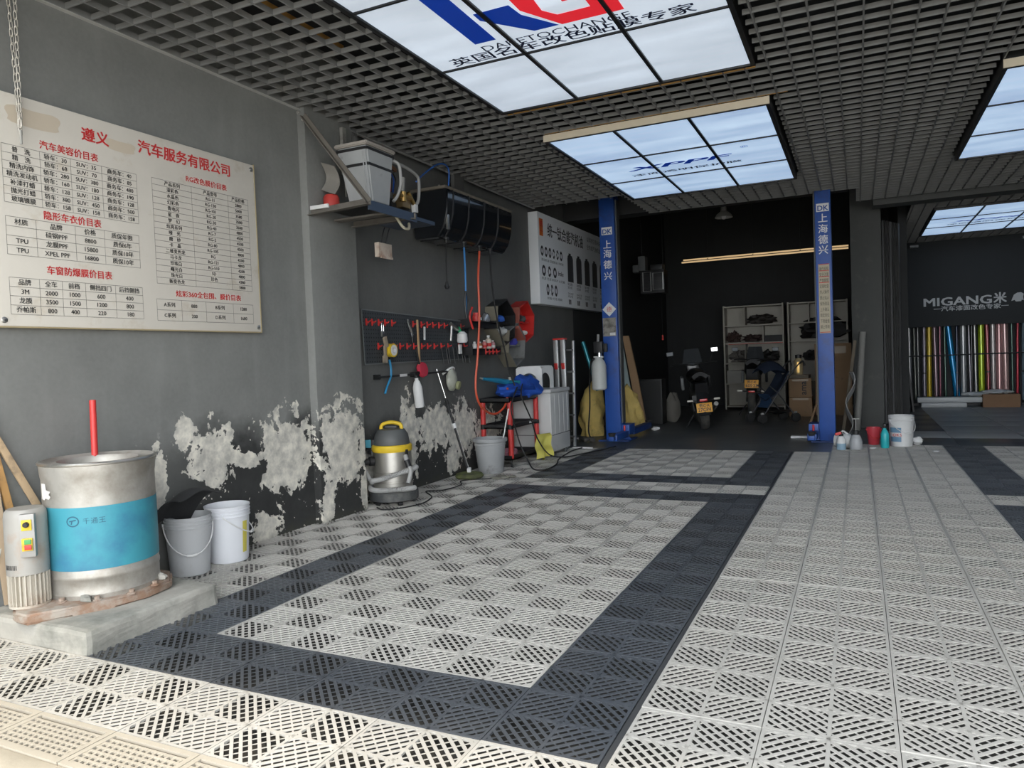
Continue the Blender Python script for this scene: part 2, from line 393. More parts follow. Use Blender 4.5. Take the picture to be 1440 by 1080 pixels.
# interior flat tiles of the right bay
b = MB().box(-.397, .397, -.397, .397, -.012, 0, bev=.002); ft = b.obj('floor_tile', mat('grey_floor_tile', (.27, .285, .285), .4, var=.12, scale=3, dirt=.2, dirtcol=(.2, .2, .2)), base=(0, 0, 0)); C.objects.unlink(ft)
ftd = ft.copy(); ftd.data = ft.data.copy(); ftd.data.materials[0] = mat('charcoal_floor_tile', (.045, .047, .05), .35, var=.2, scale=3)
lt = mat('pale_cross_tile', (.42, .42, .41), .4); ftl = ft.copy(); ftl.data = ft.data.copy(); ftl.data.materials[0] = lt
for j in range(8):
    for i in range(7):
        x = 1.4+i*.8; y = 8.4+j*.8
        dk = (i == 0) if j else False
        o = place(ftd if (i == 0 and j != 1) or (i > 0 and j in (0,)) else (ft if j != 1 else ftl), FR, (x, y, 0))
for o in (ft, ftd, ftl): pass

# ---- open-cell ceiling grid with light boxes let into it
grm = mat('grid_paint', (.205, .208, .206), .55, var=.2, dirt=.25, dirtcol=(.22, .215, .20))
PAN = [(-1.83, .13, .42, 3.37), (-1.766, .145, 4.09, 6.97), (1.72, 3.68, .42, 3.37), (1.695, 3.607, 4.21, 7.085), (1.80, 3.76, 10.62, 13.57)]
GZ = 3.20
def spans(a, b, cuts):
    out = [(a, b)]
    for c0, c1 in cuts:
        nx = []
        for s0, s1 in out:
            if c1 <= s0 or c0 >= s1: nx.append((s0, s1)); continue
            if c0-s0 > .03: nx.append((s0, c0))
            if s1-c1 > .03: nx.append((c1, s1))
        out = nx
    return out
GR = T('ceiling_grid', 'charcoal open cell grid hung below the slab, framing the light boxes', 'ceiling grid', (0, 0, GZ)); GR['kind'] = 'structure'; del GR['category']
def zones(x): return 6.98 if x < -1.9 else 8.25 if x < .75 else 9.25
nb = 0
extra = []
def bar(x0, x1, y0, y1, z0=GZ, z1=GZ+.032):
    global nb
    mb = MB().box(x0, x1, y0, y1, z0, z1)
    if nb < 290: mb.obj('grid_bar', grm, GR, sharp=0)
    else: extra.append((x0, x1, y0, y1, z0, z1)); mb.b.free()
    nb += 1
xs = [-3.1+.15*k for k in range(0, 57)]
for x in xs:
    for y0, y1 in spans(-1.5, zones(x), [(p[2]-.02, p[3]+.02) for p in PAN if p[0]-.03 < x < p[1]+.03]): bar(x-.005, x+.005, y0, y1)
ys = [-1.5+.15*k for k in range(72)]
for y in ys:
    if y > 9.25: break
    for x0, x1 in spans(-3.1 if y < 6.98 else (-1.9 if y < 8.27 else .75), 5.3, [(p[0]-.02, p[1]+.02) for p in PAN if p[2]-.03 < y < p[3]+.03]): bar(x0, x1, y-.005, y+.005, GZ+.001, GZ+.031)
for k in range(33):
    x = 1.5+.15*k
    for y0, y1 in spans(9.7, 14.5, [(p[2]-.02, p[3]+.02) for p in PAN if p[0]-.03 < x < p[1]+.03]): bar(x-.005, x+.005, y0, y1)
for k in range(33):
    y = 9.7+.15*k
    for x0, x1 in spans(1.47, 6.3, [(p[0]-.02, p[1]+.02) for p in PAN if p[2]-.03 < y < p[3]+.03]): bar(x0, x1, y-.005, y+.005, GZ+.001, GZ+.031)
mb = MB()
for e in extra: mb.box(*e)
if extra: mb.obj('grid_bars', grm, GR, sharp=0)['kind'] = 'stuff'
else: mb.b.free()
b = MB().box(-3.13, -3.10, -1.5, 6.98, GZ-.004, GZ+.03); b.obj('edge_angle', mat('white_edge_angle', (.45, .45, .43), .6), GR)

def pane_mat(name, a, c, s):
    t = NT(name); p = t.obj(); n = t.noise(t.vm('MULTIPLY', p, (.45, 2.6, 1)), 1.5, 3, .5); n2 = t.noise(p, 1.1, 2)
    col = t.mix(t.rng(t.math('ADD', n, t.math('MULTIPLY', n2, .5)), .5, 1.0), a, c)
    return t.set(Base_Color=(.5, .5, .5), Emission_Color=col, Roughness=.35, Emission_Strength=s)
pmats = [pane_mat('backlit_film_near', (.40, .47, .56), (.66, .77, .90), .84), pane_mat('backlit_film_blue', (.30, .44, .68), (.60, .79, 1.0), .84)]
frm = mat('light_box_frame', (.02, .021, .022), .4, .4)
cream = mat('cream_strip', (.62, .55, .42), .6); gold = mat('golden_batten', (.50, .27, .07), .6)
LBL = ['large backlit box overhead with the blue and red emblem and two lines of lettering', 'backlit box beyond the first, with one blue line of lettering, above the left bay', 'backlit box at the top right corner of the picture, mostly out of view', 'plain backlit box at upper right without lettering in view', 'backlit box in the right bay beyond the beam, with blue lettering']
LB = []
for q, (x0, x1, y0, y1) in enumerate(PAN):
    t = T('light_box', LBL[q], 'light box', ((x0+x1)/2, (y0+y1)/2, GZ-.01), 'light boxes in the ceiling grid'); LB.append(t)
    z0 = GZ-(.062 if q in (1, 3) else .012); fw = .032; mb = MB()
    for a in ((x0, x1, y0, y0+fw), (x0, x1, y1-fw, y1), (x0, x0+fw, y0+fw, y1-fw), (x1-fw, x1, y0+fw, y1-fw)): mb.box(*a, z0, z0+.17, bev=.003)
    mb.box(x0, x1, y0, y1, z0+.15, z0+.17)
    mb.obj('frame', frm, t)
    nx, ny = 3, 3; dx, dy = (x1-x0)/nx, (y1-y0)/ny
    for i in range(1, nx): MB().box(x0+i*dx-.013, x0+i*dx+.013, y0+fw, y1-fw, z0+.002, z0+.03).obj('divider', frm, t)
    for j in range(1, ny): MB().box(x0+fw, x1-fw, y0+j*dy-.008, y0+j*dy+.008, z0+.003, z0+.03).obj('divider', frm, t)
    for i in range(nx):
        for j in range(ny): MB().box(x0+i*dx+.004, x0+(i+1)*dx-.004, y0+j*dy+.004, y0+(j+1)*dy-.004, z0+.014, z0+.022).obj('pane', pmats[0 if q in (0, 2) else 1], t)
    if q in (1, 3): MB().box(x0, x1, y0-.012, y0-.001, z0+.001, z0+.06).obj('side_strip', cream, t)
# printing on the light boxes (seen from below: x to the right, "up" is towards the street)
UPV = (0, -1, 0); RX = (1, 0, 0); pz = GZ+.0005
bp = mat('blue_translucent_film', (.004, .05, .42), .5); rp = mat('red_translucent_film', (.62, .02, .03), .5)
_t = NT('blue_backlit_film'); _t.set(Base_Color=(.004, .04, .35), Emission_Color=(.002, .04, .36), Emission_Strength=.35); bp = _t.m
_t = NT('red_backlit_film'); _t.set(Base_Color=(.6, .02, .03), Emission_Color=(.78, .02, .035), Emission_Strength=.6); rp = _t.m
navy = mat('navy_film', (.006, .012, .05), .5)
def flat(mb, poly, z): mb.geo([(x, y, z) for x, y in poly], [tuple(range(len(poly)))])
mb = MB()
flat(mb, [(-1.40, 1.28), (-1.40, 2.11), (-1.255, 2.11), (-1.255, 1.28)], pz)
flat(mb, [(-1.255, 1.28), (-1.255, 1.42), (-.98, 1.42), (-.90, 1.50), (-.90, 1.28)], pz)
flat(mb, [(-1.225, 1.75), (-1.0, 1.75), (-.985, 1.89), (-.84, 2.12), (-1.0, 2.12), (-1.225, 1.84)], pz)
mb.obj('blue_emblem', bp, LB[0])
mb = MB()
flat(mb, [(-.97, 1.62), (-.97, 1.84), (-.82, 2.12), (-.44, 2.12), (-.44, 1.86), (-.60, 1.86), (-.60, 1.99), (-.80, 1.99), (-.86, 1.90), (-.84, 1.62)], pz-.001)
flat(mb, [(-.97, 1.62), (-.84, 1.62), (-.80, 1.52), (-.44, 1.52), (-.44, 1.36), (-.88, 1.36), (-.97, 1.50)], pz-.001)
flat(mb, [(-.72, 1.76), (-.72, 1.86), (-.44, 1.86), (-.44, 1.76)], pz-.001)
mb.obj('red_emblem', rp, LB[0])
mb = MB().text('DARETOCHANGE', (-1.40, 2.235, pz), RX, UPV, .112, fit=.965); mb.text('英国名车改色贴膜专家', (-1.68, 2.345, pz), RX, UPV, .135, bold=.018, fit=1.60)
mb.obj('lettering', navy, LB[0])['kind'] = 'stuff'
for q, ox, oy in ((1, 0, 0), (4, 3.62, 6.37)):
    k_ = .975 if q == 1 else 1.; zz_ = pz-.05 if q == 1 else pz
    def sc_(x, y): return (.7275+(x+ox-.7275)*k_, -2.047+(y+oy+2.047)*k_, zz_)
    mb = MB().text('XPPF', sc_(-1.475, 5.79), RX, UPV, .20, bold=.055, shear=.25, fit=1.09*k_); mb.text('®', sc_(-.27, 5.50), RX, UPV, .10)
    mb.obj('lettering', bp, LB[q])['kind'] = 'stuff'
    MB().text('漆面透明保护膜', sc_(-1.50, 6.03), RX, UPV, .095, bold=.03, fit=1.17*k_).obj('small_lettering', navy, LB[q])['kind'] = 'stuff'
# timber battens lying above the grid
for a, l in (((-1.8, .12, 3.418, 3.436, 3.200, 3.226), 'golden timber batten above the grid along the far edge of the emblem light box'), ((-1.75, .28, 4.055, 4.07, 3.20, 3.226), 'golden timber batten above the grid before the second light box')):
    tag(MB().box(*a, bev=.003).obj('timber_batten', gold), l, 'batten', 'timber battens above the grid')
tag(MB().box(-2.28, -2.25, .6, 1.9, 3.262, 3.30, bev=.003).obj('timber_batten', gold), 'orange brown batten above the grid at upper left beside the emblem light box', 'batten', 'timber battens above the grid')
# ------------------------------------------------------------------ price board on the near wall
paper = mat('board_face', (.66, .62, .55), .55, var=.04, dirt=.12, dirtcol=(.55, .48, .38), bump=.02)
t = T('price_board', 'large cream price board with red headings and black tables on the near wall', 'sign', (-3.12, 1.03, 1.48))
MB().box(-3.13, -3.095, .15, 1.92, 1.485, 2.655, bev=.004).obj('panel', paper, t)
MB().box(-3.13, -3.0935, .142, .15, 1.478, 2.66).box(-3.13, -3.0935, .15, 1.92, 1.478, 1.485).box(-3.13, -3.0935, 1.92, 1.927, 1.478, 2.66).obj('trim', mat('aged_edge', (.42, .34, .2), .6), t)
mb = MB()
for y, z in ((.185, 1.515), (1.895, 1.515), (1.895, 2.62)): mb.lathe((-3.095, y, z), [(.016, 0), (.016, .003), (.009, .007), (0, .007)], 12, axis=(1, 0, 0))
mb.obj('screw_caps', M['steel'], t)['kind'] = 'stuff'
# patched strips where lettering was scraped off
sm = mat('tan_patch', (.60, .52, .41), .7, var=.08)
mb = MB()
for c, ry, rz in (((.39, 2.555), .135, .045), ((.885, 2.535), .09, .03)):
    P_ = [(c[0]+ry*max(-1, min(1, 1.25*math.cos(a)))*(1+.06*math.sin(5*a)), c[1]+rz*max(-1, min(1, 1.25*math.sin(a)))*(1+.1*math.sin(3*a))) for a in [2*math.pi*k/28 for k in range(28)]]
    mb.geo([(-3.0945, y, z) for y, z in P_], [tuple(range(28))])
mb.obj('scraped_patches', sm, t)['kind'] = 'stuff'
bx = -3.0938
def wtxt(mb, s, y, z, size, **k): return mb.text(s, (bx, y, z), YP, ZP, size, **k)
mb = MB()
wtxt(mb, '遵义', .645, 2.522, .078, bold=.022, fit=.16); wtxt(mb, '汽车服务有限公司', .995, 2.535, .085, bold=.022, fit=.70)
wtxt(mb, '汽车美容价目表', .41, 2.415, .048, bold=.015, fit=.325); wtxt(mb, '隐形车衣价目表', .41, 2.05, .048, bold=.015, fit=.32); wtxt(mb, '车窗防爆膜价目表', .41, 1.765, .048, bold=.015, fit=.37)
wtxt(mb, 'RG改色膜价目表', 1.33, 2.43, .043, bold=.012, fit=.33); wtxt(mb, '炫彩360全包围、膜价目表', 1.21, 1.695, .043, bold=.012, fit=.53)
mb.obj('red_lettering', M['redink'], t)['kind'] = 'stuff'
mb = MB(); ln = MB()
def table(y0, z1, y1, z0, cols, rows, size=.03, offs=.012):
    n = len(rows); h = (z1-z0)/n; ys = [y0]+cols+[y1]
    for i in range(n+1): ln.geo([(bx, y0, z1-i*h-.0011), (bx, y1, z1-i*h-.0011), (bx, y1, z1-i*h+.0011), (bx, y0, z1-i*h+.0011)], [(0, 1, 2, 3)])
    for y in ys: ln.geo([(bx, y-.001, z0), (bx, y+.001, z0), (bx, y+.001, z1), (bx, y-.001, z1)], [(0, 1, 2, 3)])
    for i, r in enumerate(rows):
        for k, s in enumerate(r):
            if s: wtxt(mb, s, (ys[k]+ys[k+1])/2, z1-(i+.5)*h-size*.33, size, align='CENTER', bold=.006)
table(.22, 2.395, .975, 2.105, [.41, .575, .755], [('普　洗', '轿车：30', 'SUV：35', '商务车：40'), ('精　洗', '轿车：68', 'SUV：70', '商务车：85'), ('精洗内饰', '轿车：280', 'SUV：380', '商务车：480'), ('精洗发动机', '轿车：160', 'SUV：180', '商务车：190'), ('补漆打蜡', '轿车：128', 'SUV：128', '商务车：128'), ('抛光打蜡', '轿车：380', 'SUV：450', '商务车：500'), ('玻璃镀膜', '轿车：158', 'SUV：158', '商务车：158')], .031)
table(.22, 2.035, .97, 1.845, [.37, .58, .75], [('材质', '品牌', '价格', '质保年限'), ('', '硅钢PPF', '8800', '质保6年'), ('TPU', '龙膜PPF', '15800', '质保10年'), ('TPU', 'XPEL PPF', '16800', '质保10年')], .034)
table(.22, 1.73, .975, 1.545, [.37, .49, .62, .80], [('品牌', '全车', '前档', '侧挡四门', '后挡侧挡'), ('3M', '2000', '1000', '600', '400'), ('龙膜', '3500', '1500', '1200', '800'), ('乔帕斯', '800', '400', '220', '180')], .033)
nm = ['漆彩色', '水晶色', '幻彩色', '青电闪', '星　夜', '梦　幻', '炫亮系列', '哑　光', '磨　砂', '卡　晶', '二维变色龙', '马卡龙', '珍珠白', '曙光白', '珠光白', '新变色龙']
cd_ = ['RG-11', 'RG-130', 'RG-101', 'RG-20', 'RG-30', 'RG-40', 'RG-7', 'RG-2', 'RG-80', 'RG-105', 'RG', 'RG-121', 'RG-510', '5D', '珍色', '']
pr = ['2800', '5000', '3580', '3500', '3600', '4800', '4500', '4500', '4500', '4800', '4200', '4800', '4200', '4800', '4380', '3800']
table(1.08, 2.40, 1.85, 1.765, [1.37, 1.67], [('产品系列', '产品型号', '产品价格')]+list(zip(nm, cd_, pr)), .029)
table(1.07, 1.67, 1.85, 1.54, [1.25, 1.44, 1.67], [('A系列', '880', 'B系列', '1280'), ('C系列', '200', 'D系列', '1680')], .031)
mb.obj('black_lettering', M['ink'], t)['kind'] = 'stuff'; ln.obj('table_lines', mat('faint_line', (.2, .19, .17), .6), t)['kind'] = 'stuff'

# hanging chain in front of it
t = T('hanging_chain', 'pale steel chain hanging doubled from the grid before the price board', 'chain', (-3.055, .3, 2.4))
mb = MB(); mb.tube([(.008*math.cos(a), 0, .017*math.sin(a)+(.007 if math.sin(a) > 0 else -.007)) for a in [2*math.pi*k/12 for k in range(12)]], .0028, 6, closed=True)
lk = mb.obj('link', mat('pale_chain_steel', (.56, .53, .47), .45, .5), base=(0, 0, 0), sharp=0); C.objects.unlink(lk)
for s, (xa, xb) in enumerate(((-3.10, -3.065), (-3.045, -3.06))):
    n = 19 if s else 20
    for k in range(n):
        f = k/n; place(lk, t, (xa+(xb-xa)*f, .3+.003*(k % 2), 3.19-.038*k), rot=(0, 0, (k % 2)*1.45+.3))
MB().tube([(-3.06, .3, 2.47), (-3.062, .3, 2.40)], .006, 8).obj('hook', M['galv'], t)

# ------------------------------------------------------------------ spin dryer on its plinth
pl = mat('rough_concrete', (.40, .385, .345), .9, var=.35, scale=5, dirt=.5, dirtcol=(.20, .205, .18), bump=.7)
mb = MB(); mb.box(-3.125, -2.345, .004, .745, -.068, .105, bev=.025)
bmesh.ops.subdivide_edges(mb.b, edges=mb.b.edges[:], cuts=5, use_grid_fill=True)
for v in mb.b.verts: v.co += Vector((noise.noise(v.co*9), noise.noise(v.co*9+Vector((5, 0, 0))), .7*noise.noise(v.co*8+Vector((0, 9, 0)))))*.012
tag(mb.obj('plinth', pl, sharp=0), 'low weathered concrete plinth on the floor under the blue banded steel drum', 'plinth')
dc = (-2.785, .42)
t = T('spin_dryer', 'rusty steel spin dryer drum with blue band and grey motor on the plinth', 'machine', (dc[0], dc[1], .11))
st = mat('worn_steel', (.47, .45, .41), .5, .55, dirt=.6, dirtcol=(.30, .275, .235), scale=7, bump=.15)
mb = MB().lathe((*dc, .14), [(.19, .0), (.256, .0), (.258, .03), (.254, .035), (.254, .10), (.257, .105), (.257, .12), (.254, .125), (.254, .58), (.258, .60), (.262, .645), (.262, .665), (.254, .668), (.244, .655), (.22, .648), (.185, .66), (.175, .645), (.170, .45), (0, .44)], 48)
mb.obj('drum', st, t)
tb = mat('turquoise_band', (.05, .285, .36), .5, var=.18, scale=3, dirt=.5, dirtcol=(.03, .12, .24)); 
mb = MB().lathe((*dc, .14), [(.2545, .15), (.2562, .15), (.2562, .455), (.2545, .455)], 48)
bd = mb.obj('band', tb, t)
mb = MB()
for k in range(24):   # emblem ring printed on the band
    a0 = k*2*math.pi/24; a1 = (k+1)*2*math.pi/24; am = math.atan2(-.72, .69)
    def onb(u, v): a = am-.30+u/.257; return (dc[0]+.2568*math.cos(a), dc[1]+.2568*math.sin(a), .53+v)
    mb.geo([onb(.030*math.cos(a0), .026*math.sin(a0)), onb(.030*math.cos(a1), .026*math.sin(a1)), onb(.024*math.cos(a1), .020*math.sin(a1)), onb(.024*math.cos(a0), .020*math.sin(a0))], [(0, 1, 2, 3)])
for q in (((-.016, .004), (.016, .010), (.016, .004), (-.016, -.002)), ((-.010, -.014), (-.004, -.014), (.000, .004), (-.006, .004))): mb.geo([onb(*p) for p in q], [(0, 1, 2, 3)])
for i, s in enumerate('千通王'):
    tm = MB().text(s, (0, 0, 0), (1, 0, 0), (0, 1, 0), .032)
    for f in tm.b.faces: mb.geo([onb(.045+.034*i+v.co.x, -.012+v.co.y) for v in f.verts], [tuple(range(len(f.verts)))])
    tm.b.free()
mb.obj('emblem', mat('dark_blue_print', (.02, .10, .16), .6), t, sharp=0)
mb = MB(); ka = math.atan2(-.35, -.6)
def ons(u, v): a = -1.72+u/.257; return (dc[0]+.2585*math.cos(a), dc[1]+.2585*math.sin(a), .68+v)
P_ = [(-.04, -.045), (-.01, -.05), (.0, -.04), (.03, -.045), (.045, -.03), (.03, -.022), (.045, -.005), (.01, .0), (.005, .03), (-.04, .03)]
mb.geo([ons(*q) for q in P_], [tuple(range(10))]); mb.obj('torn_sticker', mat('white_sticker', (.72, .70, .66), .6), t)
MB().tube([(dc[0]+.262*math.cos(a), dc[1]+.262*math.sin(a), .80) for a in [2*math.pi*k/40 for k in range(40)]], .008, 8, closed=True).obj('rim', M['steel'], t)
# cast bed plate reaching from the motor to behind the drum
mb = MB(); q = [(-2.70, -.035), (-2.80, -.03), (-2.95, .06), (-3.045, .25), (-3.045, .62), (-2.90, .72), (-2.66, .72), (-2.52, .60), (-2.485, .42), (-2.53, .27), (-2.60, .13)]
mb.prism(q, .05, (0, 0, .10)); bmesh.ops.bevel(mb.b, geom=mb.b.edges[:], offset=.012, segments=2, affect='EDGES')
bp_ = mb.obj('bed_plate', M['rust'], t)
for a in (-1.35, -.75, -.2, .3): 
    x, y = dc[0]+.275*math.cos(a), dc[1]+.275*math.sin(a)
    MB().lathe((x, y, .148), [(.022, 0), (.022, .006), (.013, .008), (.013, .022), (0, .022)], 8).obj('bolt', M['rust'], t)
mb = MB().ball((-2.57, .58, .165), (.03, .022, .02), 10, 6, .5, 3, 3); mb.ball((-2.62, .20, .163), (.035, .02, .018), 10, 6, .5, 5, 3); mb.obj('rubble', pl, t)['kind'] = 'stuff'
mc = (-2.855, .085)
mb = MB().lathe((*mc, .15), [(.078, .15), (.088, .155), (.089, .20), (.089, .42), (.086, .445), (.074, .46), (0, .463)], 28); mt = mb.obj('motor', mat('motor_grey_paint', (.36, .345, .315), .55, .15, dirt=.3, dirtcol=(.36, .27, .2), var=.1), t)
mb = MB().lathe((*mc, .148), [(.085, 0), (.085, .012), (.07, .014), (.07, .155)], 24)
for k in range(26):
    a = 2*math.pi*k/26; mb.boxc((mc[0]+.077*math.cos(a), mc[1]+.077*math.sin(a), .235), (.020, .0045, .145), (0, 0, a))
mb.obj('cooling_fins', mat('fin_paint', (.50, .46, .39), .6, dirt=.4, dirtcol=(.32, .22, .15)), t)
fd = Vector((math.cos(-.80), math.sin(-.80), 0)); sd = Vector((-fd.y, fd.x, 0)); o_ = Vector((*mc, 0))+fd*.092+sd*.032; az = -.80
sb = MB(); sb.boxc(o_+Vector((0, 0, .495)), (.035, .062, .20), (0, 0, az), .004); sb = sb.obj('switch_box', mat('switch_grey', (.36, .35, .33), .5, .3), t)
MB().boxc(o_+fd*.020+Vector((0, 0, .545)), (.006, .042, .050), (0, 0, az), .002).obj('switch_plate', M['yellow'], sb)
MB().lathe(o_+fd*.022+Vector((0, 0, .548)), [(.013, 0), (.013, .012), (.009, .02), (0, .02)], 12, axis=fd).obj('knob', M['bmetal'], sb)
MB().boxc(o_+fd*.020+Vector((0, 0, .455)), (.014, .044, .058), (0, 0, az), .003).obj('switch_plate', M['yellow'], sb)
MB().boxc(o_+fd*.029+sd*.004+Vector((0, 0, .469)), (.008, .028, .022), (0, 0, az), .002).obj('green_button', mat('green_button', (.08, .32, .10), .4), sb)
MB().boxc(o_+fd*.029+sd*.004+Vector((0, 0, .443)), (.008, .028, .022), (0, 0, az), .002).obj('red_button', M['red'], sb)
mb = MB()
for k in range(9):
    a = -.95-.085*k+.35; mb.boxc((mc[0]+.0885*math.cos(a-.5), mc[1]+.0885*math.sin(a-.5), .345), (.002, .0035, .022), (0, 0, a-.5))
mb.obj('vent_slots', M['black'], t)['kind'] = 'stuff'
# red pole standing in the drum
tag(MB().tube([(-2.93, .50, .585), (-2.99, .55, 1.09)], .0165, 14).obj('pole', M['red']), 'red pole standing upright out of the steel drum', 'pole')
for k, (a, c_, r, l) in enumerate((((-3.10, .01, 1.15), (-3.085, .505, .115), (.016, .034), 'pale wooden batten leaning steeply behind the grey motor, topmost at the left edge'), ((-3.10, .06, 1.10), (-3.085, .235, .115), (.016, .034), 'orange brown batten leaning between the wall and the motor, middle of three'), ((-3.09, .075, .78), (-3.075, .12, .115), (.016, .05), 'short wide board leaning lowest at the left edge beside the motor'))):
    a = Vector(a); c_ = Vector(c_); d = (c_-a); L = d.length; mb = MB(); mb.box(-r[0]/2, r[0]/2, -r[1]/2, r[1]/2, -L/2, L/2, bev=.002)
    mb.M = Matrix.Translation((a+c_)/2) @ d.to_track_quat('Z', 'Y').to_matrix().to_4x4()
    tag(mb.obj('wooden_batten', mat('batten_%d' % k, ((.50, .36, .22), (.48, .27, .10), (.40, .30, .20))[k], .7, dirt=.3)), l, 'batten', 'battens leaning at the left edge')
tag(MB().tube(bez([(-3.10, -.03, .42), (-3.085, .0, .36), (-3.075, .05, .33), (-3.08, .09, .38), (-3.085, .10, .48)]), .006, 6).obj('cable', mat('pale_cable', (.5, .48, .42), .6)), 'thin pale cable looped on the wall at the left edge behind the motor', 'cable')
# ------------------------------------------------------------------ buckets beside the plinth
def bucket(name, c, r0, r1, h, m, label, hang=None, group=None, ribs=True, z=0, hm=None):
    t = T(name, label, 'bucket', (*c, z), group); w = .004
    pr = [(0, .004), (r0-.006, .0), (r0, .006), (r1*.985, h*.80)]
    if ribs:
        for k in range(3):
            zz = h*(.80+.055*k); pr += [(r1*.985, zz), (r1*1.035, zz+.002), (r1*1.035, zz+.008), (r1*.995, zz+.010)]
    pr += [(r1, h-.012), (r1*1.03, h-.01), (r1*1.03, h), (r1*.97, h), (r0-w, .012), (0, .012)]
    MB().lathe((*c, z), pr, 36).obj('body', m, t)
    if hang:
        a, drop = hang; d = Vector((math.cos(a), math.sin(a), 0)); n = Vector((-d.y, d.x, 0)); zt = z+h*.86; pts = []
        for k in range(17):
            f = math.pi*k/16; pts.append(Vector((*c, zt))-n*(r1*1.05)*math.cos(f)+d*(r1*1.12)*math.sin(f)+Vector((0, 0, -drop*math.sin(f))))
        hd = MB().tube(pts, .004, 6).obj('handle', hm or M['white'], t)
        MB().tube(pts[7:10], .008, 8).obj('grip', hm or M['white'], hd)
        for s in (-1, 1): MB().lathe(Vector((*c, zt))+n*s*r1, [(.012, 0), (.012, .012), (0, .012)], 10, axis=n*s).obj('ear', m, t)
    return t
pg = mat('pale_grey_pail', (.50, .51, .52), .5, dirt=.1, dirtcol=(.4, .39, .36), var=.04); pw = mat('bluish_white_pail', (.72, .735, .77), .42, var=.03)
bucket('bucket', (-2.972, 1.105), .112, .132, .355, pg, 'pale grey pail with a black mat stuffed in, between drum and white bucket', (-.62, .17))
t = bucket('bucket', (-2.965, 1.405), .118, .136, .36, pw, 'white pail with a yellow stripe, right of the grey pail by the wall', (.55, .13))
mb = MB(); c_ = (-2.965, 1.405)
def onp(a, z): r = (.118+(.134-.118)*z/.29)*1.006; return (c_[0]+r*math.cos(a), c_[1]+r*math.sin(a), z)
for i in range(3):
    for j in range(4): mb.geo([onp(-.02+.1*i, .06+.05*j), onp(.08+.1*i, .06+.05*j), onp(.08+.1*i, .11+.05*j), onp(-.02+.1*i, .11+.05*j)], [(0, 1, 2, 3)])
mb.obj('yellow_label', mat('yellow_label', (.62, .55, .10), .6), t)
def matf(u, v):
    s = (u-.5)*.34; q = v*.40; z = .30+.14*v+.10*math.sin(v*2.6)-.02*math.cos(u*6)
    return Vector((-3.03+q*.55, 1.0+s*.9+q*.18, z+ .03*math.sin(u*3.1)*(1-v)))
tag(MB().grid(matf, 14, 12, .006).obj('rubber_mat', mat('black_mat', (.03, .031, .033), .8, bump=.4)), 'black rubber mat folded into the pale grey pail', 'mat')
# ------------------------------------------------------------------ bracket with box and pump, high on the wall
t = T('support_bracket', 'brown angle iron bracket with diagonal brace carrying the grey box high on the wall', 'bracket', (-2.9, 2.75, 2.36))
br = mat('brown_grey_steel', (.16, .145, .125), .7, .2, dirt=.3)
def angle_bar(mb, a, c, w=.045, th=.006, up=(0, 0, 1)):
    a = Vector(a); c = Vector(c); d = (c-a).normalized(); s = d.cross(Vector(up)).normalized(); u = s.cross(d)
    for off, ws, wu in ((u*w/2, th, w), (s*w/2, w, th)):
        q = [a+off-s*ws/2-u*wu/2, a+off+s*ws/2-u*wu/2, a+off+s*ws/2+u*wu/2, a+off-s*ws/2+u*wu/2]; p = [v+(c-a) for v in q]
        mb.geo(q+p, [(0, 1, 2, 3), (7, 6, 5, 4)]+[(i, i+4, (i+1) % 4+4, (i+1) % 4) for i in range(4)])
    return mb
angle_bar(MB(), (-3.06, 2.47, 2.385), (-2.50, 2.47, 2.405), .05).obj('arm', br, t)
angle_bar(MB(), (-3.06, 3.0, 2.37), (-2.50, 3.08, 2.39), .05).obj('arm', br, t)
angle_bar(MB(), (-3.04, 2.40, 3.12), (-2.52, 2.465, 2.42), .034, .007, (1, 0, .6)).obj('brace', br, t)
MB().box(-2.53, -2.515, 2.47, 3.12, 2.37, 2.44).obj('front_rail', mat('blue_grey_steel', (.06, .085, .13), .4, .4), t)
MB().box(-3.05, -2.88, 2.445, 2.465, 2.425, 2.455, bev=.003).obj('white_strip', M['white'], t)
MB().box(-3.03, -2.53, 2.70, 2.78, 2.375, 2.39).obj('cross_bar', br, t); MB().box(-2.98, -2.54, 2.6, 3.05, 2.43, 2.442).obj('deck', M['bmetal'], t)
for y, z in ((2.36, 3.14), (2.44, 3.14), (2.41, 3.10)): MB().lathe((-3.055, y, z), [(.012, 0), (.012, .01), (.006, .012), (.006, .025), (0, .025)], 8, axis=(1, 0, 0)).obj('bolt', M['galv'], t)
t = T('grey_box', 'light grey tapered plastic bin held by black straps on the wall bracket', 'box', (-2.76, 2.8, 2.445))
gb = mat('light_grey_bin', (.40, .415, .42), .5, dirt=.12)
B0 = [(-2.87, 2.70), (-2.645, 2.70), (-2.645, 2.93), (-2.87, 2.93)]; T0 = [(-2.905, 2.60), (-2.615, 2.60), (-2.615, 2.97), (-2.905, 2.97)]
def lv(f, e=0): return [Vector((a[0]+(c[0]-a[0])*f+e*(1 if k in (1, 2) else -1), a[1]+(c[1]-a[1])*f+e*(1 if k > 1 else -1), 2.48+.44*f)) for k, (a, c) in enumerate(zip(B0, T0))]
mb = MB(); mb.hexa(lv(0), lv(.95)); bmesh.ops.bevel(mb.b, geom=mb.b.edges[:], offset=.012, segments=2, affect='EDGES'); mb.obj('body', gb, t)
mb = MB(); mb.hexa(lv(.955, .012), [v+Vector((0, 0, .03)) for v in lv(.955, .012)]); bmesh.ops.bevel(mb.b, geom=mb.b.edges[:], offset=.008, segments=2, affect='EDGES'); mb.obj('lid', mat('dusty_lid', (.40, .37, .33), .7), t)
for f in (.88, .62): mb = MB(); mb.hexa(lv(f, .004), lv(f+.045, .004)); mb.obj('strap', M['black'], t)
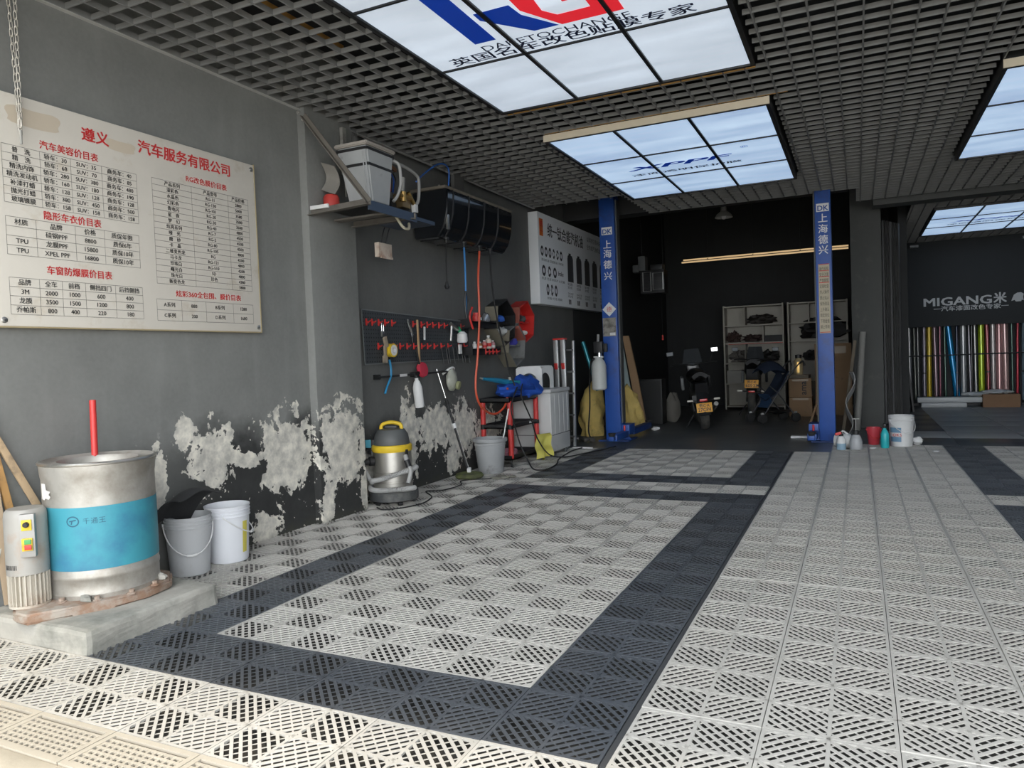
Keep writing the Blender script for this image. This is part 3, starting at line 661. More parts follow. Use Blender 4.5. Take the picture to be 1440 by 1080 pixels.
for f in (.0, .25): MB().tube([lv(0, .004)[1]+Vector((-.02-f*.1, -.002, 0)), lv(.85, .004)[1]+Vector((-.02-f*.1, -.002, 0))], .005, 6).obj('rib', gb, t)
MB().tube(bez([(-2.63, 2.98, 2.86), (-2.60, 3.02, 2.82), (-2.60, 3.03, 2.68), (-2.615, 3.0, 2.58), (-2.63, 2.96, 2.53)]), .013, 8).obj('hose', M['greytube'], t)
for k in (0, 1): MB().cyl((-2.66-.18*k, 2.73, 2.442), (-2.66-.18*k, 2.73, 2.485), .012, n=8).obj('foot', M['black'], t)
t = T('canister', 'round dark canister with grey hood behind the grey bin at the pilaster', 'canister', (-2.98, 2.62, 2.44))
MB().lathe((-2.98, 2.62, 2.44), [(0, 0), (.06, 0), (.062, .02), (.062, .10), (.05, .12), (0, .122)], 18).obj('body', mat('faded_red_canister', (.5, .05, .04), .5), t)
mb = MB().grid(lambda u, v: Vector((-3.04+.13*v, 2.58+.07*math.sin(u*3.0), 2.60+.22*u-.05*v)), 8, 6, .006); mb.obj('hood', mat('grey_hood', (.26, .245, .22), .8, dirt=.3), t)
tag(MB().box(-3.2, -3.07, 3.04, 3.12, 3.0, 3.18, bev=.006).box(-3.07, -3.05, 3.05, 3.11, 3.06, 3.14, bev=.004).obj('electric_box', mat('grey_electric_box', (.13, .13, .125), .6)), 'grey electric box on the pilaster corner just under the ceiling grid', 'electric box')
tag(MB().box(-3.05, -3.02, 2.85, 2.90, 2.78, 3.16, bev=.003).tube([(-3.03, 2.875, 2.78), (-3.03, 2.875, 2.60)], .008, 8).obj('conduit', M['galv']), 'grey conduit fixed on the pilaster behind the grey bin', 'conduit')
t = T('pressure_pump', 'pressure washer pump with brass valves and grey pipes right of the grey bin', 'pump', (-2.72, 3.22, 2.42))
MB().box(-2.92, -2.55, 3.06, 3.46, 2.40, 2.43).obj('base_plate', mat('blue_grey_plate', (.06, .085, .13), .4, .4), t)
MB().lathe((-2.86, 3.30, 2.55), [(0, -.14), (.075, -.14), (.085, -.12), (.085, .12), (.07, .14), (0, .14)], 22, axis=(0, 1, 0)).obj('motor', M['bmetal'], t)
MB().lathe((-2.86, 3.30, 2.43), [(.05, 0), (.05, .04)], 10).obj('foot', M['bmetal'], t)
MB().boxc((-2.76, 3.28, 2.60), (.10, .12, .12), None, .01).obj('pump_head', mat('dull_brass', (.33, .23, .12), .4, .7, dirt=.3), t)
mb = MB().cyl((-2.70, 3.21, 2.66), (-2.70, 3.21, 2.58), .028, n=12); mb.cyl((-2.70, 3.15, 2.62), (-2.70, 3.32, 2.63), .02, n=12); mb.cyl((-2.70, 3.29, 2.67), (-2.70, 3.38, 2.58), .018, n=12); mb.obj('brass_valve', M['brass'], t)
MB().cyl((-2.70, 3.20, 2.66), (-2.70, 3.22, 2.78), .02, n=10).obj('gauge_stem', M['galv'], t)
MB().tube(bez([(-2.70, 3.01, 2.88), (-2.70, 3.24, 2.88), (-2.70, 3.42, 2.85), (-2.70, 3.47, 2.80), (-2.70, 3.45, 2.64), (-2.70, 3.40, 2.58)]), .014, 8).obj('pipe', M['greytube'], t)
MB().boxc((-2.70, 3.385, 2.55), (.04, .05, .07), None, .006).obj('coupling', M['white'], t)
MB().tube(bez([(-2.66, 2.96, 2.47), (-2.62, 2.98, 2.40), (-2.60, 3.04, 2.33), (-2.60, 3.12, 2.33), (-2.62, 3.16, 2.38)]), .012, 8).obj('ribbed_hose', mat('cream_hose', (.5, .47, .36), .6), t)
MB().boxc((-2.78, 3.12, 2.86), (.10, .20, .03), (0, .2, .3), .004).obj('copper_plate', mat('copper_plate', (.42, .2, .09), .4, .7), t)
for k in range(5): MB().tube(bez([(-2.8, 3.06+.04*k, 2.84), (-2.76, 3.08+.03*k, 2.76), (-2.78, 3.12+.02*k, 2.66)]), .006, 6).obj('wire', [M['black'], M['red'], M['black'], M['bluefab'], M['black']][k], t)
t = T('junction_box', 'pale stained box hanging by two cords under the bracket', 'box', (-3.0, 3.34, 2.14))
MB().box(-3.03, -2.985, 3.235, 3.435, 2.15, 2.275, bev=.004).box(-2.99, -2.975, 3.26, 3.43, 2.14, 2.16).obj('body', mat('stained_cream', (.58, .50, .42), .7, dirt=.5, dirtcol=(.36, .22, .16), scale=16), t)
for y in (3.29, 3.36): MB().tube(bez([(-3.0, y, 2.27), (-2.99, y+.01, 2.33), (-2.94, y-.02, 2.40)]), .005, 6).obj('cord', M['black'], t)
tag(MB().tube(bez([(-2.72, 3.46, 2.80), (-2.85, 3.75, 2.92), (-2.9, 4.09, 3.10), (-2.92, 4.3, 3.165), (-2.94, 4.43, 3.13), (-2.95, 4.42, 2.95)]), .008, 8).obj('blue_cable', mat('bright_blue_cable', (.04, .16, .55), .5)), 'blue cable arching from the pump to the black hose box', 'cable')
# ------------------------------------------------------------------ glossy black hose box
t = T('hose_box', 'long glossy black hose reel box hung high on the recessed wall', 'box', (-3.0, 4.95, 2.40))
gl = mat('glossy_black', (.014, .016, .019), .13, 0, var=.1, bump=0, coat=.7)
prof = [(-3.19, 2.43), (-3.19, 2.89), (-2.81, 2.89), (-2.795, 2.87), (-2.809, 2.66), (-2.85, 2.52), (-2.92, 2.43)]
def boxseg(y0, y1, e=0):
    return [(x+(e if x > -3 else 0), z+(e if z > 2.6 else -e)) for x, z in prof]
mb = MB(); mb.prism([(x, z) for x, z in prof], 1.46, (0, 4.13, 0), 'y'); bmesh.ops.bevel(mb.b, geom=[e for e in mb.b.edges], offset=.012, segments=2, affect='EDGES')
mb.obj('shell', gl, t)
for y in (4.24, 4.56, 4.90, 5.23): MB().prism([(x+(.006 if x > -3 else 0), z-.006 if z < 2.6 else z) for x, z in prof], .014, (0, y, 0), 'y').obj('seam_band', mat('seam_black', (.02, .021, .024), .3), t)
MB().prism([(-3.2, 2.885), (-2.81, 2.885), (-2.81, 2.912), (-3.2, 2.912)], 1.50, (0, 4.11, 0), 'y').obj('lid', mat('dusty_brown_lid', (.19, .165, .13), .8, dirt=.4, dirtcol=(.28, .25, .2)), t)
MB().box(-2.84, -2.815, 4.15, 4.19, 2.50, 2.87, bev=.005).obj('end_trim', M['steel'], t)
for y in (4.25, 4.61, 4.95, 5.2): MB().lathe((-2.9, y, 2.385), [(.018, .06), (.028, .055), (.028, .035), (.016, .03), (.012, 0), (0, 0)], 10).obj('outlet', M['bmetal'], t)
for y in (4.16, 4.5, 4.9, 5.3, 5.55): MB().lathe((-2.90, y, 2.912), [(.012, 0), (.012, .02), (0, .024)], 8).obj('bolt', M['galv'], t)
tag(MB().box(-3.13, -3.09, 4.80, 5.02, 2.92, 3.72).obj('hanger_board', mat('grey_hanger', (.10, .10, .095), .8)), 'grey vertical hanger board between the black hose box and the ceiling', 'board')
def hoseobj(name, pts, r, m, label, grp=None, n=8): return tag(MB().tube(bez(pts, n), r, 8).obj(name, m), label, 'hose', grp)
hoseobj('blue_hose', [(-2.9, 4.61, 2.385), (-2.87, 4.56, 2.1), (-2.86, 4.53, 1.8), (-2.86, 4.53, 1.70)], .010, mat('blue_hose', (.05, .22, .52), .4), 'straight blue hose hanging from the black hose box')
hoseobj('orange_hose', [(-2.9, 4.95, 2.385), (-2.88, 4.86, 2.1), (-2.88, 4.85, 1.7), (-2.92, 4.86, 1.3), (-2.95, 4.84, 1.0), (-2.95, 4.86, .82), (-2.95, 5.0, .69), (-2.93, 5.22, .62), (-2.90, 5.40, .68), (-2.88, 5.46, .80), (-2.87, 5.45, .90)], .012, mat('orange_red_hose', (.66, .10, .045), .4), 'orange red hose hanging from the black hose box and looping over the trolley')
hoseobj('black_hose', [(-2.9, 5.2, 2.385), (-2.87, 5.15, 2.1), (-2.86, 5.22, 1.7), (-2.85, 5.36, 1.35), (-2.84, 5.44, 1.1), (-2.80, 5.50, .92)], .009, M['rubber'], 'thin black hose hanging from the black hose box to the blue cloths')
t = T('hook_cord', 'thin black cord with a hook hanging from the near end of the hose box', 'cord', (-2.9, 4.22, 1.92))
MB().tube([(-2.9, 4.25, 2.385), (-2.87, 4.18, 2.2), (-2.865, 4.17, 1.97)], .006, 6).obj('cord', M['rubber'], t)
MB().cyl((-2.865, 4.17, 2.0), (-2.865, 4.17, 1.95), .012, .02, 10).tube([(-2.865, 4.13, 1.955), (-2.865, 4.15, 1.93), (-2.865, 4.19, 1.93), (-2.865, 4.21, 1.955)], .008, 6).obj('hook', M['bmetal'], t)
t = T('air_gun', 'black air gun with red trigger hanging on the blue hose', 'air gun', (-2.86, 4.55, 1.55))
MB().tube([(-2.86, 4.53, 1.93), (-2.86, 4.51, 1.80), (-2.86, 4.53, 1.66)], .012, 8).tube([(-2.86, 4.53, 1.92), (-2.86, 4.58, 1.82), (-2.86, 4.56, 1.68)], .009, 8).obj('body', M['black'], t)
MB().tube(bez([(-2.86, 4.66, 1.77), (-2.86, 4.61, 1.71), (-2.86, 4.60, 1.66), (-2.86, 4.63, 1.60), (-2.86, 4.66, 1.55)]), .011, 8).obj('trigger', M['red'], t)
# ------------------------------------------------------------------ pegboard and tools
pgm = NT('pegboard_paint'); p = pgm.obj(); x_, y_, z_ = pgm.sep(p)[:3]
fy = pgm.math('SUBTRACT', pgm.math('FRACT', pgm.math('MULTIPLY', y_, 28.)), .5); fz = pgm.math('SUBTRACT', pgm.math('FRACT', pgm.math('MULTIPLY', z_, 28.)), .5)
dd = pgm.math('ADD', pgm.math('MULTIPLY', fy, fy), pgm.math('MULTIPLY', fz, fz)); hole = pgm.rng(dd, .05, .035)
c = pgm.mix(hole, pgm.mix(pgm.noise(p, 24, 5), (.030, .036, .042), (.075, .083, .088)), (.008, .008, .009)); pgm.bump(pgm.math('MULTIPLY', hole, -1.), .6, .004); pgm = pgm.set(Base_Color=c, Roughness=.6)
t = T('pegboard', 'dark perforated tool board on the wall with rows of red hooks', 'pegboard', (-3.2, 4.2, 1.23))
mb = MB(); mb.prism([(3.25, 1.225), (5.17, 1.245), (5.20, 1.655), (3.235, 1.71)], .012, (-3.207, 0, 0), 'x'); mb.obj('board', pgm, t)
fr_ = mat('pegboard_edge', (.17, .18, .18), .6)
for a, c in (((3.235, 1.71), (5.2, 1.655)), ((3.25, 1.225), (5.17, 1.245)), ((3.235, 1.71), (3.25, 1.225)), ((5.2, 1.655), (5.17, 1.245))): MB().tube([(-3.198, *a), (-3.198, *c)], .007, 4, sm=False).obj('edge', fr_, t)
mb = MB(); mb.boxc((0, 0, 0), (.010, .018, .062), None, .003); mb.tube(bez([(.004, 0, .005), (.035, 0, .0), (.042, 0, .012)], 4), .005, 6); mb.boxc((.006, .012, -.005), (.008, .024, .014), None, .002)
hk = mb.obj('red_hook', M['red'], base=(0, 0, 0)); C.objects.unlink(hk)
for y in (3.285, 3.37, 3.47, 3.57, 3.68, 4.04, 4.19, 4.30, 4.41, 4.53, 4.64, 5.0): place(hk, t, (-3.188, y, 1.60))
for y in (3.45, 3.56, 3.69, 3.80, 3.92, 4.04, 4.18, 4.29, 4.42, 4.56, 4.70, 4.93, 5.05): place(hk, t, (-3.188, y, 1.385))
for y in (4.58, 4.72, 4.90, 5.05): MB().tube([(-3.17, y-.05, 1.37), (-3.15, y-.05, 1.20), (-3.15, y+.05, 1.20), (-3.17, y+.05, 1.37)], .006, 6).obj('wire_holder', M['bmetal'], t)
G_ = 'tools on the pegboard'; X0 = -3.145
def tl(o, label, cat): return tag(o, label, cat, G_)
t = T('padlock', 'small steel padlock hanging from the third hook of the pegboard top row', 'padlock', (X0, 3.46, 1.47)); MB().boxc((X0, 3.465, 1.495), (.02, .04, .05), None, .005).obj('body', M['steel'], t); MB().tube(bez([(X0, 3.45, 1.52), (X0, 3.45, 1.58), (X0, 3.465, 1.60), (X0, 3.48, 1.58), (X0, 3.48, 1.52)]), .004, 6).obj('shackle', M['chrome'], t); t['group'] = G_
t = T('tape_roll', 'yellow and white tape roll hanging on the pegboard lower row', 'tape roll', (X0, 3.58, 1.29)); MB().lathe((X0-.02, 3.585, 1.345), [(.028, 0), (.062, 0), (.062, .05), (.028, .05), (.028, 0)], 24, axis=(1, 0, 0)).obj('tape', M['yellow'], t); MB().lathe((X0-.02, 3.585, 1.345), [(.026, .051), (.05, .051), (.05, .053), (.026, .053), (.026, -.001)], 24, axis=(1, 0, 0)).obj('core', M['white'], t); t['group'] = G_
tl(MB().boxc((X0, 3.505, 1.42), (.02, .05, .10), (.3, 0, 0), .006).boxc((X0, 3.49, 1.34), (.015, .035, .10), None, .004).boxc((X0, 3.485, 1.265), (.03, .06, .07), None, .012).obj('scraper', mat('tan_scraper', (.33, .27, .2), .7, dirt=.4)), 'worn tan hand brush hanging beside the tape roll on the pegboard', 'brush')
t = T('pliers', 'long steel pliers hanging slanted from the pegboard top row', 'pliers', (X0, 3.93, 1.46)); MB().tube([(X0, 3.87, 1.64), (X0, 3.91, 1.56), (X0, 3.97, 1.47)], [.006, .014, .01], 8).tube([(X0, 3.885, 1.64), (X0, 3.925, 1.56), (X0, 3.95, 1.47)], [.006, .012, .01], 8).obj('jaws', M['chrome'], t); MB().tube([(X0, 3.965, 1.49), (X0, 3.99, 1.42)], .014, 8).tube([(X0, 3.95, 1.49), (X0, 3.955, 1.42)], .012, 8).obj('handles', M['black'], t); t['group'] = G_
tl(MB().boxc((X0, 4.055, 1.42), (.008, .03, .44), (.02, 0, 0), .003).obj('paint_stick', M['wood']), 'long pale wooden stick hanging down the middle of the pegboard', 'stick')
tl(MB().boxc((X0, 4.175, 1.51), (.006, .03, .13), (-.05, 0, 0), .002).obj('plastic_strip', M['white']), 'short white plastic strip hanging on the pegboard top row', 'strip')
t = T('spray_gun', 'paint spray gun with white cup and green tip on the right of the pegboard', 'spray gun', (X0, 4.82, 1.40))
MB().tube([(X0, 4.70, 1.62), (X0, 4.80, 1.57), (X0, 4.86, 1.56)], [.02, .022, .016], 10).tube([(X0, 4.72, 1.60), (X0, 4.69, 1.44)], [.016, .013], 8).obj('body', M['steel'], t)
MB().cyl((X0, 4.86, 1.58), (X0, 4.90, 1.53), .022, n=10).obj('green_collar', mat('green_plastic', (.02, .28, .12), .4), t)
MB().lathe((X0+.02, 4.90, 1.42), [(0, 0), (.05, 0), (.06, .02), (.055, .09), (.025, .12), (0, .12)], 16).obj('cup', M['white'], t)
MB().boxc((X0, 4.88, 1.35), (.02, .05, .10), None, .003).obj('label_card', M['white'], t); t['group'] = G_
t = T('polishing_brush', 'red round polishing brush with black handle below the pegboard', 'brush', (X0, 4.08, 1.08)); MB().lathe((X0-.02, 4.10, 1.15), [(0, 0), (.07, 0), (.078, .015), (.07, .045), (0, .05)], 22, axis=(1, 0, .15), sx=1).obj('pad', mat('red_foam', (.50, .03, .06), .85), t); MB().tube([(X0, 4.06, 1.19), (X0, 4.03, 1.28), (X0, 4.01, 1.36)], .010, 8).obj('handle', M['black'], t)
t = T('towel_rail', 'thin dark metal rail fixed on the wall below the pegboard', 'rail', (-3.17, 3.95, 1.09)); MB().tube([(-3.15, 3.38, 1.105), (-3.15, 4.62, 1.12)], .009, 8).obj('bar', M['bmetal'], t)
for y in (3.40, 4.0, 4.6): MB().box(-3.22, -3.145, y-.006, y+.006, 1.085, 1.13, bev=.002).obj('bracket', M['bmetal'], t)
MB().box(-3.139, -3.135, 3.70, 3.82, 1.098, 1.122).obj('white_tag', M['white'], t)
hoseobj('short_blue_hose', [(X0, 3.55, 1.26), (X0, 3.57, 1.18), (X0, 3.56, 1.10), (X0, 3.50, 1.02), (X0, 3.46, .955)], .010, mat('sky_blue_hose', (.03, .25, .48), .45), 'short sky blue hose end hanging from the left of the pegboard')
def sprayer(name, c, lean, h, label, m=None):
    t = T(name, label, 'bottle', c); mb = MB(Matrix.Translation(c) @ Euler(lean).to_matrix().to_4x4())
    mb.lathe((0, 0, 0), [(0, 0), (.042, 0), (.046, .008), (.046, h*.58), (.03, h*.74), (.018, h*.78), (.018, h*.86), (0, h*.86)], 20); mb.obj('bottle', m or M['white'], t)
    mb = MB(Matrix.Translation(c) @ Euler(lean).to_matrix().to_4x4()); mb.cyl((0, 0, h*.85), (0, 0, h*.93), .019, n=12); mb.boxc((0, .01, h*.97), (.03, .09, .03), None, .006); mb.boxc((0, .04, h*.9), (.012, .012, .05), (.4, 0, 0), .003); mb.obj('trigger_head', M['black'], t); return t
sprayer('spray_bottle', (-3.135, 4.015, .79), (.14, 0, 0), .34, 'white spray bottle hanging by its trigger from the rail below the pegboard')
t = T('respirator', 'transparent face mask with grey filters hung on the wall right of the rail', 'mask', (-3.13, 4.66, .92)); MB().ball((-3.14, 4.66, 1.03), (.05, .085, .12), 14, 10, .15, 4).obj('visor', mat('dusty_clear_plastic', (.42, .43, .36), .3, dirt=.4, dirtcol=(.25, .26, .2)), t)
MB().lathe((-3.10, 4.70, .97), [(0, 0), (.045, 0), (.045, .03), (0, .035)], 14, axis=(1, .2, -.2)).obj('filter', mat('olive_filter', (.30, .31, .16), .6), t); MB().tube(bez([(-3.19, 4.56, 1.09), (-3.13, 4.62, 1.15), (-3.13, 4.70, 1.15), (-3.19, 4.78, 1.1)]), .012, 8).obj('strap', M['white'], t)
# ------------------------------------------------------------------ wall trays with bottles
for zt, y0, y1, lab in ((1.645, 5.0, 5.60, 'upper black wall tray right of the pegboard with a red cup on it'), (1.345, 4.99, 5.68, 'lower black wall tray right of the pegboard holding small bottles')):
    t = T('bottle_tray', lab, 'shelf', (-3.14, (y0+y1)/2, zt-.06), 'wall trays beside the pegboard')
    MB().box(-3.22, -3.05, y0, y1, zt-.012, zt).obj('base', M['black'], t); MB().box(-3.055, -3.05, y0, y1, zt-.065, zt+.006).obj('front_lip', M['black'], t)
    for y in (y0, y1): MB().box(-3.22, -3.05, y-.004, y+.004, zt-.065, zt+.03).obj('end', M['black'], t)
    for k in range(4): place(hk, t, (-3.045, y0+.30+.09*k, zt-.03)) if zt < 1.5 else None
t = T('cup', 'small orange red jar on the upper wall tray behind the hanging hose', 'jar', (-3.12, 5.24, 1.645)); MB().lathe((-3.12, 5.24, 1.645), [(0, 0), (.048, 0), (.05, .01), (.05, .08), (.04, .085), (.04, .11), (0, .112)], 18).obj('jar', M['red'], t); MB().boxc((-3.07, 5.25, 1.685), (.004, .04, .03)).obj('label', M['white'], t)
tag(MB().ball((-3.12, 5.47, 1.70), (.045, .075, .062), 12, 8, .5, 9, 2.5).obj('crumpled_packet', mat('silver_film', (.65, .65, .66), .25, .7)), 'crumpled silver packet on the upper wall tray', 'packet')
bt = [((5.15, .085, .024), (.62, .60, .58), 'small white square tube at the left of the lower wall tray'), ((5.275, .085, .026), (.42, .17, .06), 'small amber bottle on the lower wall tray'), ((5.385, .105, .026), (.60, .20, .18), 'small red and white bottle left of the tallest on the lower tray'), ((5.49, .16, .032), (.62, .55, .46), 'tallest cream bottle on the lower wall tray'), ((5.60, .105, .026), (.58, .30, .32), 'pinkish bottle rightmost on the lower wall tray')]
for k, ((y, h, r), c, lab) in enumerate(bt):
    t = T('small_bottle', lab, 'bottle', (-3.11, y, 1.345), 'bottles on the lower wall tray')
    MB().lathe((-3.11, y, 1.345), [(0, 0), (r, 0), (r*1.05, .004), (r*1.05, h*.7), (r*.5, h*.8), (r*.5, h*.86), (0, h*.86)], 14).obj('body', mat('bottle_%d' % k, c, .4), t)
    MB().lathe((-3.11, y, 1.345+h*.85), [(r*.6, 0), (r*.6, h*.14), (r*.3, h*.16), (0, h*.16)], 12).obj('cap', M['white'], t)
    MB().lathe((-3.11, y, 1.345+h*.2), [(r*1.06, 0), (r*1.06, h*.25)], 14).obj('label', M['redink'] if k in (2, 3) else M['white'], t)
# ------------------------------------------------------------------ hexagonal wall bins
def hexbin(cy, cz, r, rot, m, label, side=None, back=None):
    t = T('hexagon_bin', label, 'wall bin', (-3.13, cy, cz-r), 'hexagonal bins on the wall'); th = .02
    ps = [(cy+r*math.cos(rot+k*math.pi/3), cz+r*math.sin(rot+k*math.pi/3)) for k in range(6)]; pi_ = [(cy+(r-th)*math.cos(rot+k*math.pi/3), cz+(r-th)*math.sin(rot+k*math.pi/3)) for k in range(6)]
    for k in range(6):
        j = (k+1) % 6; MB().prism([ps[k], ps[j], pi_[j], pi_[k]], .165, (-3.218, 0, 0), 'x').obj('side', side if (side and k in (2, 3)) else m, t)
    MB().prism(pi_, .012, (-3.218, 0, 0), 'x').obj('back', back or m, t)
    MB().prism([((a[0]+cy)/2, (a[1]+cz)/2) for a in ()] or [(cy-.6*r, cz-.02), (cy+.6*r, cz-.02), (cy+.6*r, cz), (cy-.6*r, cz)], .12, (-3.21, 0, 0), 'x').obj('divider', m, t)
    return t
kh = mat('khaki_plastic', (.22, .20, .15), .6)
hexbin(5.87, 1.665, .285, .35, M['black'], 'black open hexagon wall bin full of small parts', kh)
hexbin(6.155, 1.395, .275, .35, mat('mid_grey_bin', (.20, .205, .20), .55, dirt=.2), 'grey perforated hexagon wall bin, lowest of the three', kh)
hexbin(6.47, 1.69, .27, .35, mat('bright_red_bin', (.60, .035, .03), .42), 'red hexagon wall bin, rightmost of the three', mat('dull_red_side', (.36, .11, .08), .6))
for k, (y, z, r, c, lab) in enumerate(((5.83, 1.70, .05, (.03, .12, .5), 'blue rag ball in the black hexagon bin'), (5.90, 1.56, .05, (.45, .46, .45), 'grey crumpled tool in the black hexagon bin'), (6.17, 1.43, .055, (.05, .05, .32), 'dark blue pad in the grey hexagon bin'), (6.45, 1.72, .05, (.08, .08, .08), 'black roll in the red hexagon bin'), (6.50, 1.55, .03, (.75, .74, .72), 'white cap at the bottom of the red hexagon bin'))):
    tag(MB().ball((-3.13, y, z), (.07, r*1.1, r), 12, 8, .4, k, 2.5).obj('bin_item', mat('bin_item_%d' % k, c, .6)), lab, 'item')
# ------------------------------------------------------------------ vacuum cleaner
V = (-2.985, 3.30)
t = T('vacuum_cleaner', 'steel drum vacuum cleaner with yellow ring and grey hose wound round it', 'vacuum cleaner', (*V, 0))
vs = mat('vacuum_steel', (.52, .50, .46), .35, .85, dirt=.3, dirtcol=(.34, .31, .27))
mb = MB().lathe((*V, .10), [(0, 0), (.165, 0), (.168, .02), (.168, .09), (.163, .095), (.163, .105), (.168, .11), (.168, .17), (.163, .175), (.163, .185), (.168, .19), (.168, .36), (.160, .365), (0, .365)], 40); mb.obj('drum', vs, t)
MB().lathe((*V, .035), [(0, 0), (.19, 0), (.215, .01), (.215, .075), (.20, .09), (0, .09)], 32).obj('base', mat('dusty_black_base', (.055, .058, .06), .6, dirt=.4, dirtcol=(.14, .14, .13)), t)
for k in range(5):
    a = 2*math.pi*k/5+.6; x, y = V[0]+.17*math.cos(a), V[1]+.17*math.sin(a)
    MB().lathe((x, y, .020), [(0, -.02), (.018, -.018), (.02, 0), (.018, .018), (0, .02)], 12, axis=(math.sin(a), -math.cos(a), 0)).obj('caster', M['black'], t)
MB().lathe((*V, .46), [(.172, 0), (.178, .01), (.176, .05), (.165, .06), (.12, .06), (.12, 0)], 40).obj('yellow_ring', M['yellow'], t)
hd = MB().lathe((*V, .515), [(.155, 0), (.158, .01), (.145, .09), (.115, .135), (.06, .145), (0, .145)], 32).obj('motor_head', M['dgrey'], t)
mb = MB().tube(bez([(V[0]-.085, V[1]-.03, .64), (V[0]-.075, V[1]-.025, .69), (V[0], V[1], .71), (V[0]+.075, V[1]+.03, .69), (V[0]+.085, V[1]+.035, .64)]), .017, 10); mb.obj('carry_handle', M['yellow'], t)
MB().boxc((V[0], V[1], .668), (.11, .05, .03), (0, 0, .4), .01).obj('switch_cap', M['black'], hd)
MB().boxc((V[0]-.165, V[1]-.05, .50), (.07, .10, .13), (0, 0, .3), .012).obj('side_box', M['black'], t)
MB().boxc((V[0]-.175, V[1]-.105, .53), (.05, .004, .07), (0, 0, .3), .001).obj('sticker', mat('cyan_sticker', (.10, .40, .52), .5), t)
for a in (-2.5, -.2): MB().boxc((V[0]+.172*math.cos(a), V[1]+.172*math.sin(a), .44), (.022, .03, .08), (0, 0, a), .004).obj('clamp', M['bmetal'], t)
MB().lathe((V[0]-.10, V[1]-.135, .385), [(.04, 0), (.04, .04), (.028, .05), (.028, .08)], 16, axis=(-.6, -.8, 0)).obj('inlet', M['black'], t)
pts = [Vector((V[0]-.14, V[1]-.17, .39)), Vector((V[0]-.19, V[1]-.19, .36))]
for k in range(30):
    a = -2.25+k*.30; pts.append(Vector((V[0]+(.202+.006*math.sin(k))*math.cos(a), V[1]+.200*math.sin(a), .30-.175*(k/29)+.085*math.sin(a+.9)*(1-k/34))))
mb = MB(); P_ = bez(pts, 10); mb.tube(P_, [.021+.0025*(1 if (i % 2) else -1) for i in range(len(P_))], 10); mb.obj('hose', M['greytube'], t)
MB().tube(bez([(V[0]+.17, V[1]-.05, .43), (V[0]+.20, V[1]-.07, .37), (V[0]+.225, V[1]-.06, .30), (V[0]+.22, V[1]-.1, .2)]), .019, 8).obj('hose_end', M['greytube'], t); MB().cyl((V[0]+.19, V[1]-.065, .39), (V[0]+.213, V[1]-.068, .335), .025, n=12).obj('coupling', M['black'], t)
tag(MB().tube(bez([(-2.99, 3.05, .008), (-2.88, 2.99, .008), (-2.76, 3.10, .008), (-2.70, 3.3, .008), (-2.74, 3.5, .008), (-2.80, 3.62, .008), (-2.98, 3.82, .008), (-2.85, 3.9, .008), (-2.82, 4.2, .008), (-2.93, 4.4, .008), (-2.86, 4.52, .008), (-2.70, 4.62, .008), (-2.68, 4.8, .008)], 10), .006, 6).obj('power_cord', M['rubber']), 'black cord snaking on the floor tiles from under the vacuum cleaner', 'cord')
# ------------------------------------------------------------------ telescopic mop
t = T('mop', 'black and chrome telescopic mop leaning on the wall with a round green head', 'mop', (-2.96, 4.62, 0))
a = Vector((-2.945, 4.60, .07)); c_ = Vector((-3.185, 4.44, 1.15)); f_ = lambda k: a+(c_-a)*k
MB().tube([f_(0), f_(.42)], .014, 10).obj('lower_pole', M['black'], t); MB().tube([f_(.42), f_(.72)], .013, 10).obj('middle_pole', M['bmetal'], t); MB().tube([f_(.72), f_(1)], .010, 10).obj('chrome_pole', M['chrome'], t)
MB().tube([f_(0)+Vector((.013, 0, 0)), f_(.45)+Vector((.013, 0, 0))], .004, 6).obj('shiny_edge', M['chrome'], t)
MB().tube([f_(.43), f_(.475)], .021, 10).obj('collar', M['white'], t); MB().tube([f_(.66), f_(.70)], .018, 10).obj('grip_ring', M['rubber'], t)
MB().lathe((-2.945, 4.61, .0), [(.09, .004), (.135, .01), (.15, .03), (.135, .055), (.07, .07), (0, .075)], 24).obj('head', mat('mossy_mop', (.13, .15, .05), .9, dirt=.5, bump=.6, dirtcol=(.06, .06, .04)), t)
MB().boxc((-2.93, 4.585, .085), (.04, .05, .06), (.3, 0, .3), .008).obj('joint', M['white'], t)
# ------------------------------------------------------------------ grey bin and scraps
B_ = (-2.905, 5.03)
t = T('waste_bin', 'grey plastic bin with a wide rim standing before the red trolley', 'bin', (*B_, 0)); g_ = mat('bin_grey', (.37, .38, .385), .55, dirt=.15)
MB().lathe((*B_, 0), [(0, .006), (.130, 0), (.136, .006), (.170, .335), (.185, .34), (.190, .352), (.190, .372), (.178, .378), (.168, .372), (.132, .02), (0, .015)], 36).obj('body', g_, t)
MB().lathe((*B_, .30), [(.166, 0), (.172, .003), (.172, .010), (.166, .013)], 36).obj('band', g_, t)
tag(MB().tube([(-2.86, 5.06, .05), (-2.79, 5.16, .42), (-2.77, 5.20, .60)], .008, 8).boxc((-2.765, 5.21, .62), (.015, .03, .12), (0, .2, .3), .004).obj('paint_brush', mat('white_handle', (.7, .69, .66), .5)), 'white handled brush standing in the grey bin', 'brush')
mb = MB()
for k in range(9): mb.ball((-2.62+.14*rnd.random()-.05, 4.60+.18*rnd.random(), .012), (.05+.03*rnd.random(), .035, .012), 8, 5, .4, k)
tag(mb.obj('floor_scraps', mat('dusty_scraps', (.24, .23, .19), .9, bump=.5)), 'dusty scraps lying on the floor in front of the grey bin', 'scraps', kind='stuff')
